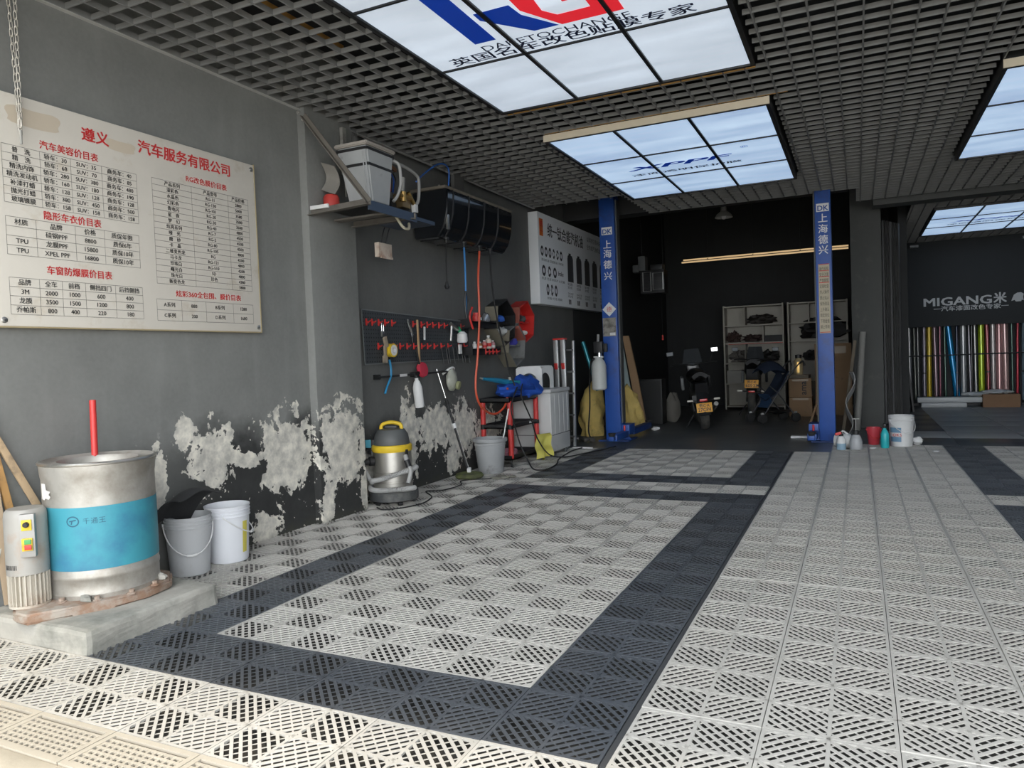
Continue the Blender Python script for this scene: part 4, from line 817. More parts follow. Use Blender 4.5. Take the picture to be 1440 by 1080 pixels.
# ------------------------------------------------------------------ red trolley
t = T('tool_trolley', 'red legged trolley with black shelves behind the grey bin', 'trolley', (-3.0, 5.8, 0))
for x, y in ((-2.83, 5.40), (-2.83, 6.14), (-3.17, 5.40), (-3.17, 6.14)):
    MB().tube([(x, y, .10), (x, y, .75)], .030, 14).obj('post', M['red'], t); MB().tube([(x, y, .43), (x, y, .475)], .034, 14).obj('collar', M['black'], t)
    MB().cyl((x, y, .10), (x, y, .05), .012, n=8).lathe((x, y, .024), [(0, -.012), (.022, -.012), (.024, 0), (.022, .012), (0, .012)], 12, axis=(1, .3, 0)).obj('caster', M['bmetal'], t)
for z, h, nm_ in ((.085, .05, 'bottom_shelf'), (.44, .045, 'middle_shelf'), (.735, .05, 'top_shelf')):
    mb = MB().box(-3.19, -2.81, 5.37, 6.17, z, z+.012); 
    for q in ((-3.19, -3.18, 5.37, 6.17), (-2.82, -2.81, 5.37, 6.17), (-3.19, -2.81, 5.37, 5.38), (-3.19, -2.81, 6.16, 6.17)): mb.box(*q, z, z+h)
    mb.obj(nm_, M['black'], t)
MB().boxc((-2.807, 5.93, .465), (.004, .10, .022)).obj('label_strip', M['white'], t)
def lump(name, c, r, amp, seed, m, label, cat, flat=None, sc=2.): return tag(MB().ball(c, r, 26, 18, amp, seed, sc, flat).obj(name, m), label, cat)
lump('blue_cloth', (-2.93, 5.62, .865), (.13, .24, .085), .45, 3, M['bluefab'], 'bright blue cloth heaped at the front left of the trolley top', 'cloth', -.075)
lump('blue_cloth', (-2.89, 6.02, .87), (.16, .27, .14), .5, 11, M['bluefab'], 'larger bright blue cloth hanging over the far end of the trolley top', 'cloth', -.12)
t = T('pressure_gun', 'teal and black pressure washer lance lying across the blue cloths', 'spray lance', (-2.86, 5.5, .95))
MB().tube([(-2.98, 5.06, 1.02), (-2.93, 5.35, .985), (-2.90, 5.52, .96)], [.016, .03, .034], 10).obj('grip', mat('teal_plastic', (.02, .22, .38), .45), t); MB().tube([(-2.90, 5.52, .96), (-2.86, 5.75, .95)], .022, 10).obj('body', mat('teal_plastic2', (.03, .30, .42), .45), t)
MB().lathe((-2.885, 5.56, .985), [(0, 0), (.025, 0), (.025, .03), (0, .035)], 12).obj('valve', M['galv'], t); MB().cyl((-2.99, 5.02, 1.03), (-2.98, 5.06, 1.02), .01, n=8).obj('tip', M['galv'], t)
lump('pink_cloth', (-2.97, 5.62, .125), (.10, .16, .06), .4, 6, mat('pink_print_cloth', (.55, .25, .30), .85, var=.6, scale=30), 'pink patterned cloth on the bottom shelf of the trolley', 'cloth', -.026)
def yrag(u, v): return Vector((-2.70+.10*(u-.5)+.05*v*math.sin(u*7), 6.02+.22*(u-.5)+.03*math.sin(v*9), .30*(1-v)**.8+.02*math.sin(u*9)*v+.015))
tag(MB().grid(yrag, 12, 12, .006).obj('yellow_rag', mat('yellow_rag', (.60, .55, .12), .85, bump=.4)), 'yellow rag slumped on the floor against the washing machine', 'rag')
# ------------------------------------------------------------------ cables on the floor
tag(MB().tube(bez([(-2.79, 5.54, .90), (-2.74, 5.25, .70), (-2.73, 5.3, .50), (-2.70, 5.36, .28), (-2.62, 5.38, .09), (-2.50, 5.26, .012), (-2.36, 5.26, .012), (-2.38, 5.62, .012), (-2.52, 6.08, .012), (-2.62, 6.75, .012), (-2.60, 7.1, .012)]), .008, 8).obj('black_cable', M['rubber']), 'black cable falling from the trolley and looping on the floor in front of it', 'cable')
tag(MB().tube(bez([(-2.76, 5.62, .93), (-2.70, 5.45, .80), (-2.655, 5.60, .52), (-2.645, 5.72, .30), (-2.60, 5.95, .08), (-2.52, 6.22, .012), (-2.40, 6.5, .012), (-2.28, 6.9, .012), (-2.2, 7.3, .012)]), .008, 8).obj('black_cable', M['rubber']), 'black cable hanging over the blue cloths and running off to the lift post', 'cable')
# ------------------------------------------------------------------ washing machine, stool, ladder
wmw = mat('ivory_enamel', (.60, .60, .585), .4, var=.03, dirt=.12, dirtcol=(.46, .45, .42))
t = T('washing_machine', 'ivory washing machine against the wall behind the red trolley', 'washing machine', (-2.93, 6.58, 0))
MB().box(-3.19, -2.67, 6.235, 6.87, .06, .79, bev=.02).obj('body', wmw, t); MB().box(-3.20, -2.66, 6.225, 6.88, .79, .835, bev=.014).obj('lid', wmw, t); MB().box(-2.6715, -2.667, 6.25, 6.86, .265, .272).box(-3.17, -2.69, 6.232, 6.236, .265, .272).obj('seam', M['dgrey'], t)
for y in (6.35, 6.50, 6.65, 6.78): MB().box(-2.671, -2.667, y, y+.006, .28, .76).obj('panel_rib', wmw, t)
for x in (-3.14, -2.72):
    for y in (6.3, 6.8): MB().cyl((x, y, .0), (x, y, .06), .022, n=8).obj('foot', M['dgrey'], t)
t = T('plastic_stool', 'white plastic stool lying on its side on top of the washing machine', 'stool', (-3.0, 6.55, .835)); ws = M['white']
def arch(mb, o, ux, w, h, hw, hh, m=10):
    """plate w*h in the plane (ux, z) with an arched opening"""
    out = [(-w/2, 0), (-hw/2, 0)]; arc = [(-hw/2*math.cos(math.pi*k/m), hh-hw/2+hw/2*math.sin(math.pi*k/m)) for k in range(m+1)]
    top = [(-w/2+w*k/m, h-(.03 if k in (0, m) else 0)) for k in range(m+1)]
    vs = [o+ux*a+Vector((0, 0, b)) for a, b in arc+top]; fs = [(i, i+1, m+2+i, m+1+i) for i in range(m)]; n0 = len(vs)
    vs += [o+ux*a+Vector((0, 0, b)) for a, b in ((-w/2, 0), (-hw/2, 0), (hw/2, 0), (w/2, 0))]; fs += [(n0, n0+1, 0, m+1), (n0+2, n0+3, 2*m+1, m)]
    bv = mb.geo(vs, fs); mb.b.normal_update(); bmesh.ops.solidify(mb.b, geom=list({f for v in bv for f in v.link_faces}), thickness=.014)
mb = MB(); arch(mb, Vector((-2.99, 6.33, .836)), Vector((1, .25, 0)).normalized(), .33, .285, .20, .20); mb.obj('side_panel', ws, t)
mb = MB(); arch(mb, Vector((-2.86, 6.56, .836)), Vector((.2, 1, 0)).normalized(), .36, .285, .22, .20); mb.obj('side_panel', ws, t)
MB().box(-3.14, -2.86, 6.40, 6.72, 1.105, 1.125, bev=.01).obj('seat', ws, t)
MB().box(-3.13, -2.9, 6.52, 6.56, .836, 1.10).obj('inner_panel', mat('blue_grey_plastic', (.26, .31, .36), .5), t)
t = T('step_ladder', 'folded aluminium step ladder with red caps leaning by the washing machine', 'ladder', (-2.8, 7.25, 0))
al = M['alu']
for x, y0, y1 in ((-2.90, 7.02, 7.05), (-2.80, 7.02, 7.05)):
    MB().boxc((x, 7.05, .75), (.062, .028, 1.42), (.02, 0, 0), .004).obj('rail', al, t)
for x in (-2.86, -2.73): MB().boxc((x, 7.22, .73), (.03, .05, 1.42), (-.05, 0, 0), .004).obj('rear_rail', al, t)
for k in range(5): MB().box(-2.88, -2.72, 7.16, 7.21, .14+.29*k, .165+.29*k, bev=.004).obj('rung', mat('dark_rung', (.12, .12, .12), .5, .3), t)
MB().box(-2.93, -2.77, 7.0, 7.14, 1.45, 1.475, bev=.01).obj('top_cap', M['red'], t)
for x in (-2.90, -2.80): MB().boxc((x, 7.028, 1.10), (.048, .02, .09), (.3, 0, 0), .006).obj('red_hinge', M['red'], t)
MB().tube([(-2.86, 7.02, 1.08), (-2.85, 7.02, 1.22), (-2.84, 7.02, 1.08)], .008, 6).obj('spreader', M['dgrey'], t)
# ------------------------------------------------------------------ wall poster box
t = T('poster_box', 'white oil poster box with black bottles and lettering high on the recessed wall', 'sign', (-3.14, 8.3, 1.93))
pw_ = mat('poster_white', (.82, .84, .85), .5, var=.02, bump=.01)
MB().box(-3.2195, -3.08, 7.0, 9.75, 1.945, 3.17, bev=.004).obj('box', pw_, t)
bx = -3.0785; mb = MB()
wtxt(mb, '统一钛合能汽机油', 7.33, 2.895, .20, bold=.014, fit=1.42); wtxt(mb, '以科技引领未来', 8.95, 3.02, .085, fit=.65); wtxt(mb, '全合成汽油机油', 8.95, 2.90, .085, fit=.65)
rr = random.Random(3)
def picto(y, z, w, h):
    k = rr.random()
    n = 14; o_ = [(y+w/2*math.cos(2*math.pi*i/n)*(1 if k < .6 else .6+.4*(i % 2)), z+h/2*math.sin(2*math.pi*i/n)) for i in range(n)]; q = [(y+w*.24*math.cos(2*math.pi*i/n), z+h*.24*math.sin(2*math.pi*i/n)) for i in range(n)]
    mb.geo([(bx, a, c) for a, c in o_+q], [(i, (i+1) % n, (i+1) % n+n, i+n) for i in range(n)])
for i in range(6): picto(7.12+.14*i, 2.66, .10, .14)
for i in range(3): picto(7.16+.2*i, 2.40, .13, .15)
for i in range(3): picto(7.28+.15*i, 2.15, .10, .16)
for y, z, s, w in ((7.08, 2.53, '发动机油 变速箱油 冷却液', .82), (7.08, 2.28, '机滤 空滤 刹车片 火花塞', .85), (7.25, 2.02, '轮胎 灯泡 雨刷', .55)): wtxt(mb, s, y, z, .04, fit=w)
wtxt(mb, 'brake', 7.68, 2.375, .09, bold=.01, fit=.20)
for k in range(5):
    y = 8.05+.37*k
    for j, (s, z, w) in enumerate((('钛合能', 2.27, .2), ('全合成', 2.22, .18), ('5W-30 SP', 2.13, .22), ('API SP 级', 2.09, .2))): wtxt(mb, s, y, z, .045, fit=w)
    for q in (0, .06): mb.geo([(bx, y+.02+q, 1.99), (bx, y+.06+q, 1.99), (bx, y+.06+q, 2.06), (bx, y+.02+q, 2.06)], [(0, 1, 2, 3)])
mb.obj('black_lettering', M['ink'], t)['kind'] = 'stuff'
for k in range(5):
    y = 8.07+.37*k; q = [(0, 0), (.24, 0), (.24, .36), (.20, .41), (.15, .41), (.15, .44), (.06, .44), (.06, .41), (.02, .40), (0, .35)]
    MB().prism([(y+a*.95, 2.32+c*.95) for a, c in q], .002, (bx-.0005, 0, 0), 'x').obj('printed_bottle', mat('bottle_print', (.035, .04, .045), .5, var=.6, scale=12), t)
MB().prism([(7.05, 2.86), (7.17, 2.86), (7.17, 3.09), (7.05, 3.09)], .002, (bx-.0005, 0, 0), 'x').obj('orange_logo', mat('orange_logo', (.70, .16, .02), .5), t)
mb = MB(); wtxt(mb, '统', 7.06, 2.985, .095, bold=.01); wtxt(mb, '一', 7.06, 2.885, .095, bold=.01)
for v in mb.b.verts: v.co.x += .003
mb.obj('logo_lettering', M['redink'], t)['kind'] = 'stuff'
# ------------------------------------------------------------------ two-post lift
bl = M['blue']; dkb = mat('dark_blue_paint', (.015, .05, .20), .5)
def lift(x0, x1, y0, label, ytip0, ytip1, zl, zc, sz):
    t = T('lift_post', label, 'car lift', ((x0+x1)/2, y0+.13, 0)); y1 = y0+.25; xm = (x0+x1)/2
    MB().box(x0, x1, y0, y1, .02, 3.6, bev=.012).obj('column', bl, t)
    MB().box(x0-.10, x1+.12, y0-.05, y1+.18, 0, .02, bev=.003).obj('base_plate', dkb, t)
    inn = x1 if x0 < -1 else x0; s = 1 if x0 < -1 else -1
    MB().prism([(inn, .02), (inn+s*.13, .02), (inn, .26)], .014, (0, y0+.05, 0), 'y').obj('gusset', bl, t)
    MB().box(inn, inn+s*.02, y0+.06, y1-.06, .26, 3.4).obj('guide_rail', M['dgrey'], t)
    cx = inn+s*.07; MB().box(cx-.06, cx+.06, y0-.02, y1+.02, .10, .24, bev=.01).obj('carriage', bl, t)
    for a, c in ((y0-.02, ytip0), (y1+.02, ytip1)):
        d = 1 if c > a else -1
        ar = MB().box(cx-.055, cx+.055, min(a, c), max(a, c), .07, .155, bev=.01).obj('swing_arm', bl if d < 0 else dkb, t)
        MB().box(cx-.035, cx+.035, c-.10 if d < 0 else c-.02, c+.02 if d < 0 else c+.10, .085, .14, bev=.006).obj('extension', bl, ar)
        MB().lathe((cx, c+d*.05, .14), [(0, 0), (.035, 0), (.05, .03), (.05, .045), (0, .045)], 16).obj('lift_pad', M['rubber'], ar)
    MB().cyl((cx, y0-.05, .15), (cx, y0-.05, .23), .014, n=8).obj('lock_pin', M['red'], t)
    yf = y0-.002; mb = MB()
    mb.geo([(xm-sz*.62, yf, zl-sz*.36), (xm+sz*.62, yf, zl-sz*.36), (xm+sz*.62, yf, zl+sz*.5), (xm-sz*.62, yf, zl+sz*.5)], [(0, 1, 2, 3)])
    for ch, z in zip('上海德兴', zc): mb.text(ch, (xm, yf, z-sz*.38), (1, 0, 0), ZP, sz, align='CENTER', bold=.012)
    mb.obj('lettering', M['whiteink'], t)['kind'] = 'stuff'
    MB().text('DK', (xm, yf-.002, zl-sz*.26), (1, 0, 0), ZP, sz*.78, align='CENTER', bold=.02).obj('logo_lettering', bl, t)['kind'] = 'stuff'
    return t
L_ = lift(-2.54, -2.32, 7.95, 'blue lift post at the left, with a white tank hanging on it', 7.36, 9.15, 2.96, (2.78, 2.65, 2.50, 2.34), .125)
R_ = lift(.265, .455, 8.15, 'blue lift post at the right, with a long beige notice on it', 7.72, 8.95, 2.985, (2.86, 2.725, 2.59, 2.46), .12)
MB().prism([(-2.43, 1.77), (-2.33, 1.87), (-2.43, 1.97), (-2.53, 1.87)], .003, (0, 7.946, 0), 'y').obj('diamond_sticker', M['white'], L_)
MB().text('德', (-2.43, 7.944, 1.84), (1, 0, 0), ZP, .08, align='CENTER').obj('diamond_print', M['redink'], L_)['kind'] = 'stuff'
MB().box(-2.53, -2.34, 7.943, 7.949, 1.49, 1.75).obj('rating_plate', mat('worn_plate', (.30, .29, .26), .5, .5, dirt=.6, dirtcol=(.12, .11, .10), scale=24), L_)
MB().box(-2.43, -2.35, 7.940, 7.944, 1.50, 1.54).obj('white_label', M['white'], L_)
nt = MB().box(.295, .425, 8.143, 8.148, 1.40, 2.28).obj('notice', mat('beige_notice', (.52, .45, .32), .6), R_)
mb = MB()
for k, s in enumerate(('操作规程', '安全注意', '严禁超载', '定期检查', '专人操作', '禁止站人', '保持清洁', '上升确认', '锁定到位', '下降缓慢', '禁止带病')):
    z = 2.20-.074*k; mb.text(s, (.36, 8.1425, z), (1, 0, 0), ZP, .052, align='CENTER', fit=.105)
mb.obj('notice_lettering', M['ink'], R_)['kind'] = 'stuff'
mb = MB()
for z in (2.272, 2.19, 2.115, 2.04, 1.408): mb.geo([(.30, 8.1424, z), (.42, 8.1424, z), (.42, 8.1424, z+.008), (.30, 8.1424, z+.008)], [(0, 1, 2, 3)])
mb.obj('red_lines', M['redink'], R_)['kind'] = 'stuff'
# tank sprayer hanging on the left post
t = T('tank_sprayer', 'white tank with black pump head hanging on the front of the left lift post', 'sprayer', (-2.56, 7.83, .74))
MB().lathe((-2.57, 7.82, .74), [(0, .01), (.085, 0), (.105, .02), (.105, .34), (.085, .40), (.055, .43), (.05, .46), (0, .46)], 28).obj('tank', mat('milky_tank', (.55, .56, .53), .45), t)
MB().box(-2.64, -2.50, 7.80, 7.86, 1.19, 1.215, bev=.01).obj('collar', M['white'], t); MB().lathe((-2.56, 7.83, 1.21), [(.035, 0), (.035, .05), (.02, .06), (.02, .08), (0, .08)], 14).obj('gauge', M['chrome'], t)
MB().boxc((-2.575, 7.86, 1.34), (.13, .10, .16), None, .015).boxc((-2.48, 7.87, 1.33), (.05, .06, .12), None, .008).obj('pump_head', M['black'], t)
MB().boxc((-2.655, 7.85, 1.16), (.04, .03, .035), None, .006).obj('valve', M['black'], t); MB().cyl((-2.60, 7.90, 1.40), (-2.60, 7.93, 1.52), .02, n=8).obj('hanger', M['galv'], t)
tag(MB().tube([(-2.86, 8.0, 1.43), (-2.66, 8.02, .72)], .030, 14).obj('film_tube', mat('teal_film_roll', (.02, .20, .24), .2, .3)), 'teal film tube leaning beside the tank on the left lift post', 'tube')
# ------------------------------------------------------------------ sacks, boards and odds behind the left post
sk = mat('yellow_sack_cloth', (.74, .55, .18), .85, var=.2, bump=.5, dirt=.25, dirtcol=(.34, .26, .10))
def sack(c, rx, ry, h, seed, label, tilt=0.):
    mb = MB(); n = 26; vs = []; fs = []; m = 16
    for i in range(m+1):
        f = i/m
        for k in range(n):
            a = 2*math.pi*k/n; q = (.82+.18*math.sin(math.pi*min(1, f+.1)))*(1-.28*f)*(1 if f < .97 else .55)
            d = Vector((math.cos(a), math.sin(a), f*2)); w = 1+.45*noise.noise(d*1.7+Vector((seed, 0, 0)))+.10*math.sin(a*5+seed+f*9)
            vs.append((c[0]+rx*q*w*math.cos(a)+tilt*f, c[1]+ry*q*w*math.sin(a), c[2]+h*f*(1+.12*math.sin(a+seed)*f)))
    for i in range(m): fs += [(i*n+k, i*n+(k+1) % n, (i+1)*n+(k+1) % n, (i+1)*n+k) for k in range(n)]
    fs += [tuple(range(n-1, -1, -1)), tuple(m*n+k for k in range(n))]; mb.geo(vs, fs, True)
    return tag(mb.obj('sack', sk), label, 'sack', 'yellow sacks by the left post')
s1 = sack((-2.98, 8.62, .005), .20, .19, .82, 1.3, 'yellow sack with red print between the ladder and the left lift post', .02)
s2 = sack((-2.64, 9.75, .005), .17, .16, .66, 4.1, 'yellow sack leaning on boards right of the left lift post', -.05)
def leanboard(name, p0, p1, wy, th, m, label, cat='board'):
    a = Vector(p0); c_ = Vector(p1); d = c_-a; L = d.length; nx = Vector((-d.z, 0, d.x)).normalized(); mb = MB()
    q = [a-nx*th/2+Vector((0, -wy/2, 0)), a+nx*th/2+Vector((0, -wy/2, 0)), a+nx*th/2+Vector((0, wy/2, 0)), a-nx*th/2+Vector((0, wy/2, 0))]
    mb.hexa(q, [v+d for v in q]); return tag(mb.obj(name, m), label, cat)
tag(MB().prism([(-3.02, .003), (-2.67, .003), (-2.80, .80), (-2.905, 1.50), (-2.965, 1.50), (-3.0, .8)], .02, (0, 10.08, 0), 'y').obj('white_board', mat('pale_cyan_board', (.42, .52, .52), .6)), 'pale cyan board leaning between the left post and brown carton', 'board')
tag(MB().prism([(-2.66, .003), (-2.53, .003), (-2.65, .80), (-2.795, 1.54), (-2.90, 1.54), (-2.78, .80)], .05, (0, 10.12, 0), 'y').obj('carton_sheet', mat('light_kraft', (.42, .27, .15), .8)), 'brown carton sheet leaning on the pale cyan board behind the left post', 'cardboard')
leanboard('dark_board', (-2.86, 9.10, .005), (-3.10, 9.10, .82), .20, .025, mat('brown_dark_board', (.10, .055, .03), .7), 'short brown board behind the yellow sack beside the ladder')
tag(MB().box(-2.80, -2.33, 10.45, 10.75, 0, .78, bev=.01).box(-2.78, -2.35, 10.446, 10.45, .05, .74).obj('black_cabinet', mat('black_cabinet_paint', (.012, .013, .013), .5)), 'black box cabinet on the floor right of the brown carton sheet', 'cabinet')
s3 = MB().ball((-2.24, 10.85, .24), (.13, .12, .27), 18, 12, .3, 8, 2, -.235).obj('grey_bag', mat('grey_bag_cloth', (.16, .15, .13), .85, bump=.4)); tag(s3, 'slumped grey bag on the floor between black cabinet and motorcycle', 'bag')
tag(MB().ball((-2.20, 9.45, .03), (.06, .04, .03), 10, 6, .6, 2, 3).obj('paper_scrap', M['white']), 'white crumpled scrap on the dark floor before the black cabinet', 'scrap')
tag(MB().box(-2.74, -2.46, 7.115, 7.135, .001, .018).obj('white_strip', M['white']), 'white strip lying on the floor in front of the left lift post', 'strip')
t = T('metal_parts', 'pile of old metal parts at the foot of the left lift post', 'parts', (-2.9, 7.72, 0)); 
for k in range(5): MB().ball((-2.98+.075*k, 7.68+.06*(k % 3), .04+.01*(k % 2)), (.05, .06, .04), 9, 6, .5, k+20, 2.5, -.038).obj('part', mat('oily_metal', (.13, .12, .11), .5, .5, dirt=.4), t)
tag(MB().tube(bez([(-2.70, 7.86, 1.15), (-2.74, 7.9, .9), (-2.77, 7.95, .5), (-2.80, 7.95, .15), (-2.74, 7.9, .02)]), .011, 8).obj('dark_hose', M['rubber']), 'dark hose hanging beside the tank and down past the sack', 'hose')
# ------------------------------------------------------------------ back bay: motorcycles
def motorcycle(label, loc, rz, lean, platez, txt, tail=(.95, .72), big=0.):
    Mx = Matrix.Translation(loc) @ Matrix.Rotation(rz, 4, 'Z') @ Matrix.Rotation(lean, 4, 'Y'); t = T('motorcycle', label, 'motorcycle', loc)
    bk = mat('motorcycle_black', (.014, .014, .015), .35, coat=.3); N = lambda: MB(Mx)
    for y, w in ((0, .065), (1.30, .05)):
        pr = [(.235, -w*.6), (.27, -w), (.295, -w*.5), (.30, 0), (.295, w*.5), (.27, w), (.235, w*.6), (.235, -w*.6)]
        wl = N().lathe((0, y, .30), pr, 28, axis=(1, 0, 0)).obj('wheel', mat('dusty_tyre', (.05, .05, .048), .8, dirt=.4), t); rm_ = N().lathe((0, y, .30), [(.20, -.03), (.235, -.035), (.235, .035), (.20, .03), (.20, -.03)], 24, axis=(1, 0, 0))
        for k in range(5): a = k*2*math.pi/5; rm_.tube([(0, y, .30), (0, y+.21*math.cos(a), .30+.21*math.sin(a))], .014, 6)
        rm_.cyl((-.05, y, .3), (.05, y, .3), .035, n=10); rm_.obj('rim', M['dgrey'], wl)
    N().boxc((0, .62, .42), (.26, .40, .34), None, .04).lathe((0, .72, .56), [(0, -.12), (.10, -.12), (.10, .12), (0, .12)], 16, axis=(1, 0, 0)).obj('engine', mat('engine_grey', (.06, .06, .06), .45, .5), t)
    N().tube([(.09, 0, .30), (.09, .45, .40)], .022, 8).tube([(-.09, 0, .30), (-.09, .45, .40)], .022, 8).obj('swing_arm', M['bmetal'], t)
    N().tube(bez([(.16, .65, .28), (.17, .35, .26), (.19, .10, .33), (.20, -.12, .40)]), [.025]*24+[.04]*1 if False else .034, 10).obj('exhaust', M['galv'], t)
    N().ball((0, .72, .82), (.16, .28, .14), 18, 12).obj('fuel_tank', bk, t)
    N().grid(lambda u, v: Vector(((u-.5)*(.28-.10*v)*1., .52-.62*(1-v)*0-.62*v, .76+.05*math.sin(v*2.2)+big*v+.05*math.sin(u*math.pi))), 8, 10, .06).obj('seat', mat('seat_vinyl', (.018, .018, .018), .6), t)
    N().hexa([(-.10, -.16, .58), (.10, -.16, .58), (.13, .40, .52), (-.13, .40, .52)], [(-.09, -.22, .74+big), (.09, -.22, .74+big), (.13, .40, .74), (-.13, .40, .74)]).obj('tail_cowl', bk, t)
    md = N().grid(lambda u, v: Vector(((u-.5)*.17, -.10-.24*v-.02*math.cos((u-.5)*3), .66-(.66-platez+.12)*v)), 4, 8, .012).obj('rear_mudguard', bk, t)
    y = -.30; N().boxc((0, y-.03, platez), (.235, .006, .145), (-.12, 0, 0), .006).obj('number_plate', mat('plate_yellow', (.78, .36, .02), .45), t)
    mb = MB(Mx @ Matrix.Translation((0, y-.036, platez)) @ Matrix.Rotation(-.12, 4, 'X'))
    mb.text(txt[0], (0, -.001, .012), (1, 0, 0), ZP, .06, align='CENTER', bold=.01); mb.text(txt[1], (0, -.001, -.055), (1, 0, 0), ZP, .075, align='CENTER', bold=.01, fit=.19); mb.obj('plate_lettering', M['ink'], t)['kind'] = 'stuff'
    zl = platez+.115 if big < .1 else platez-.13
    N().boxc((0, y-.02, zl), (.12, .035, .045), None, .012).obj('tail_lamp', mat('red_lens', (.62, .02, .02), .2, coat=.5), t)
    for s in (-1, 1):
        N().tube([(s*.07, y+.02, zl-.01), (s*.16, y-.01, zl)], .008, 6).obj('stalk', M['black'], t); N().boxc((s*.20, y-.015, zl+.005), (.09, .03, .03), None, .01).obj('indicator', mat('clear_lens', (.60, .56, .50), .2), t)
        N().tube([(s*.09, 1.30, .30), (s*.09, 1.12, .88)], .022, 8).obj('fork', M['bmetal'], t)
        N().tube(bez([(0, 1.05, 1.0), (s*.15, 1.03, 1.03), (s*.30, .95, 1.04), (s*.38, .90, 1.03)]), .013, 8).obj('handlebar', M['bmetal'], t)
        N().tube([(s*.28, .95, 1.04), (s*.35, 1.0, 1.20)], .006, 6).obj('mirror_stalk', M['bmetal'], t)
        mi = N().boxc((s*.37, .99, 1.23), (.12, .025, .075), None, .012).obj('mirror', bk, t); N().boxc((s*.37, .976, 1.23), (.10, .003, .058)).obj('glass', (M['chrome'] if (s > 0 and platez < .5) else mat('mirror_glass', (.05, .055, .06), .35, .6)), mi)
    N().boxc((0, 1.16, .95), (.22, .14, .20), None, .05).obj('headlamp_cowl', bk, t)
    N().grid(lambda u, v: Vector(((u-.5)*.34*(1-.3*v), 1.22-.10*v-.10*abs(u-.5), 1.02+.26*v)), 8, 6, .005).obj('windscreen', mat('smoked_screen', (.06, .065, .07), .15), t)
    for s in (-1, 1): N().boxc((s*.22, .93, .72), (.05, .16, .22), (.2, 0, 0), .02).obj('leg_guard', mat('dusty_guard', (.22, .23, .23), .6) if s < 0 else bk, t)
    N().tube([(-.12, .5, .2), (-.26, .46, .0)], .012, 6).obj('side_stand', M['bmetal'], t)
    return t
motorcycle('black motorcycle with a low yellow plate and white indicators, parked nearest in the dark bay', (-1.46, 9.62, 0), .27, -.08, .37, ('贵C·A', '27CP4'))
motorcycle('black motorcycle with a high yellow plate parked behind the navy stroller', (-1.02, 11.78, 0), .08, .03, .62, ('贵C·K', '60S·23'), big=.14)
# ------------------------------------------------------------------ stroller
O = Vector((-.60, 10.95, 0)); t = T('stroller', 'navy folding stroller with a round hood beside the cartons', 'stroller', O); nv = mat('navy_fabric', (.012, .022, .045), .8, bump=.3); tb_ = mat('frame_grey_tube', (.10, .10, .105), .4, .5)
mb = MB().grid(lambda u, v: O+Vector(((u-.5)*.40, -.02+.26*math.cos(.3+v*2.2)*1., .72+.30*math.sin(.3+v*2.2)*math.sin(.25+u*2.64)**.5)), 14, 12, .006); mb.obj('hood', nv, t); t.rotation_euler.z = R(-55)
MB().grid(lambda u, v: O+Vector(((u-.5)*.36, -.12+.34*v, .40+.42*v**1.6+.03*math.cos(u*6.28))), 8, 10, .02).obj('seat', nv, t); MB().grid(lambda u, v: O+Vector(((u-.5)*.34, -.16+.06*math.sin(v*3), .25+.22*v)), 6, 6, .01).obj('leg_rest', mat('blue_fabric', (.025, .065, .14), .8), t)
MB().grid(lambda u, v: O+Vector(((u-.5)*.34, -.1+.4*v, .18-.05*math.sin(u*3.1)*math.sin(v*3.1))), 6, 6, .006).obj('basket', M['black'], t)
for s in (-1, 1):
    x = s*.20
    MB().tube([O+Vector((x, -.28, .09)), O+Vector((x, .0, .48)), O+Vector((x, .30, .86)), O+Vector((x, .42, .98))], .011, 8).obj('handle_tube', tb_, t); MB().tube([O+Vector((x, .32, .09)), O+Vector((x, .0, .50)), O+Vector((x, -.14, .62))], .011, 8).obj('cross_tube', tb_, t)
    MB().tube(bez([O+Vector((x, .40, .96)), O+Vector((x, .47, 1.0)), O+Vector((x, .50, .93))]), .016, 8).obj('grip', M['rubber'], t)
    for y in (-.28, .32):
        w = MB()
        for q in (-.022, .022): w.lathe(O+Vector((x+q, y, .075)), [(0, -.012), (.06, -.012), (.075, -.008), (.075, .008), (.06, .012), (0, .012)], 18, axis=(1, 0, 0))
        w.obj('wheel', M['rubber'], t); MB().boxc(O+Vector((x, y, .13)), (.03, .04, .09), None, .006).obj('wheel_bracket', M['white'] if y < 0 else M['grey'], t)
# ------------------------------------------------------------------ shelving at the back
sc = mat('cream_board', (.42, .40, .345), .55, var=.05)
def shelving(x0, x1, label, div):
    t = T('shelving_unit', label, 'shelving', ((x0+x1)/2, 13.78, 0)); y0, y1 = 13.6, 13.96
    MB().box(x0, x1, y1, y1+.018, .04, 2.13).obj('back_panel', sc, t)
    for x in (x0, x1-.03): MB().box(x, x+.03, y0, y1, 0, 2.14).obj('side', sc, t)
    zz = [.06, .53, .95, 1.36, 1.72, 2.115]
    for z in zz: MB().box(x0+.03, x1-.03, y0+.004, y1, z-.012, z+.012).obj('shelf', sc, t)
    for k, f in div: MB().box(x0+(x1-x0)*f-.01, x0+(x1-x0)*f+.01, y0+.01, y1, zz[k]+.012, zz[k+1]-.012).obj('divider', sc, t)
shelving(-1.78, -.60, 'left cream open shelving at the back with bags and parts on it', [(4, .36), (3, .66), (2, .36)])
shelving(-.53, .57, 'right cream open shelving at the back, half hidden by the blue lift post', [(4, .36), (4, .75), (2, .6), (3, .6)])
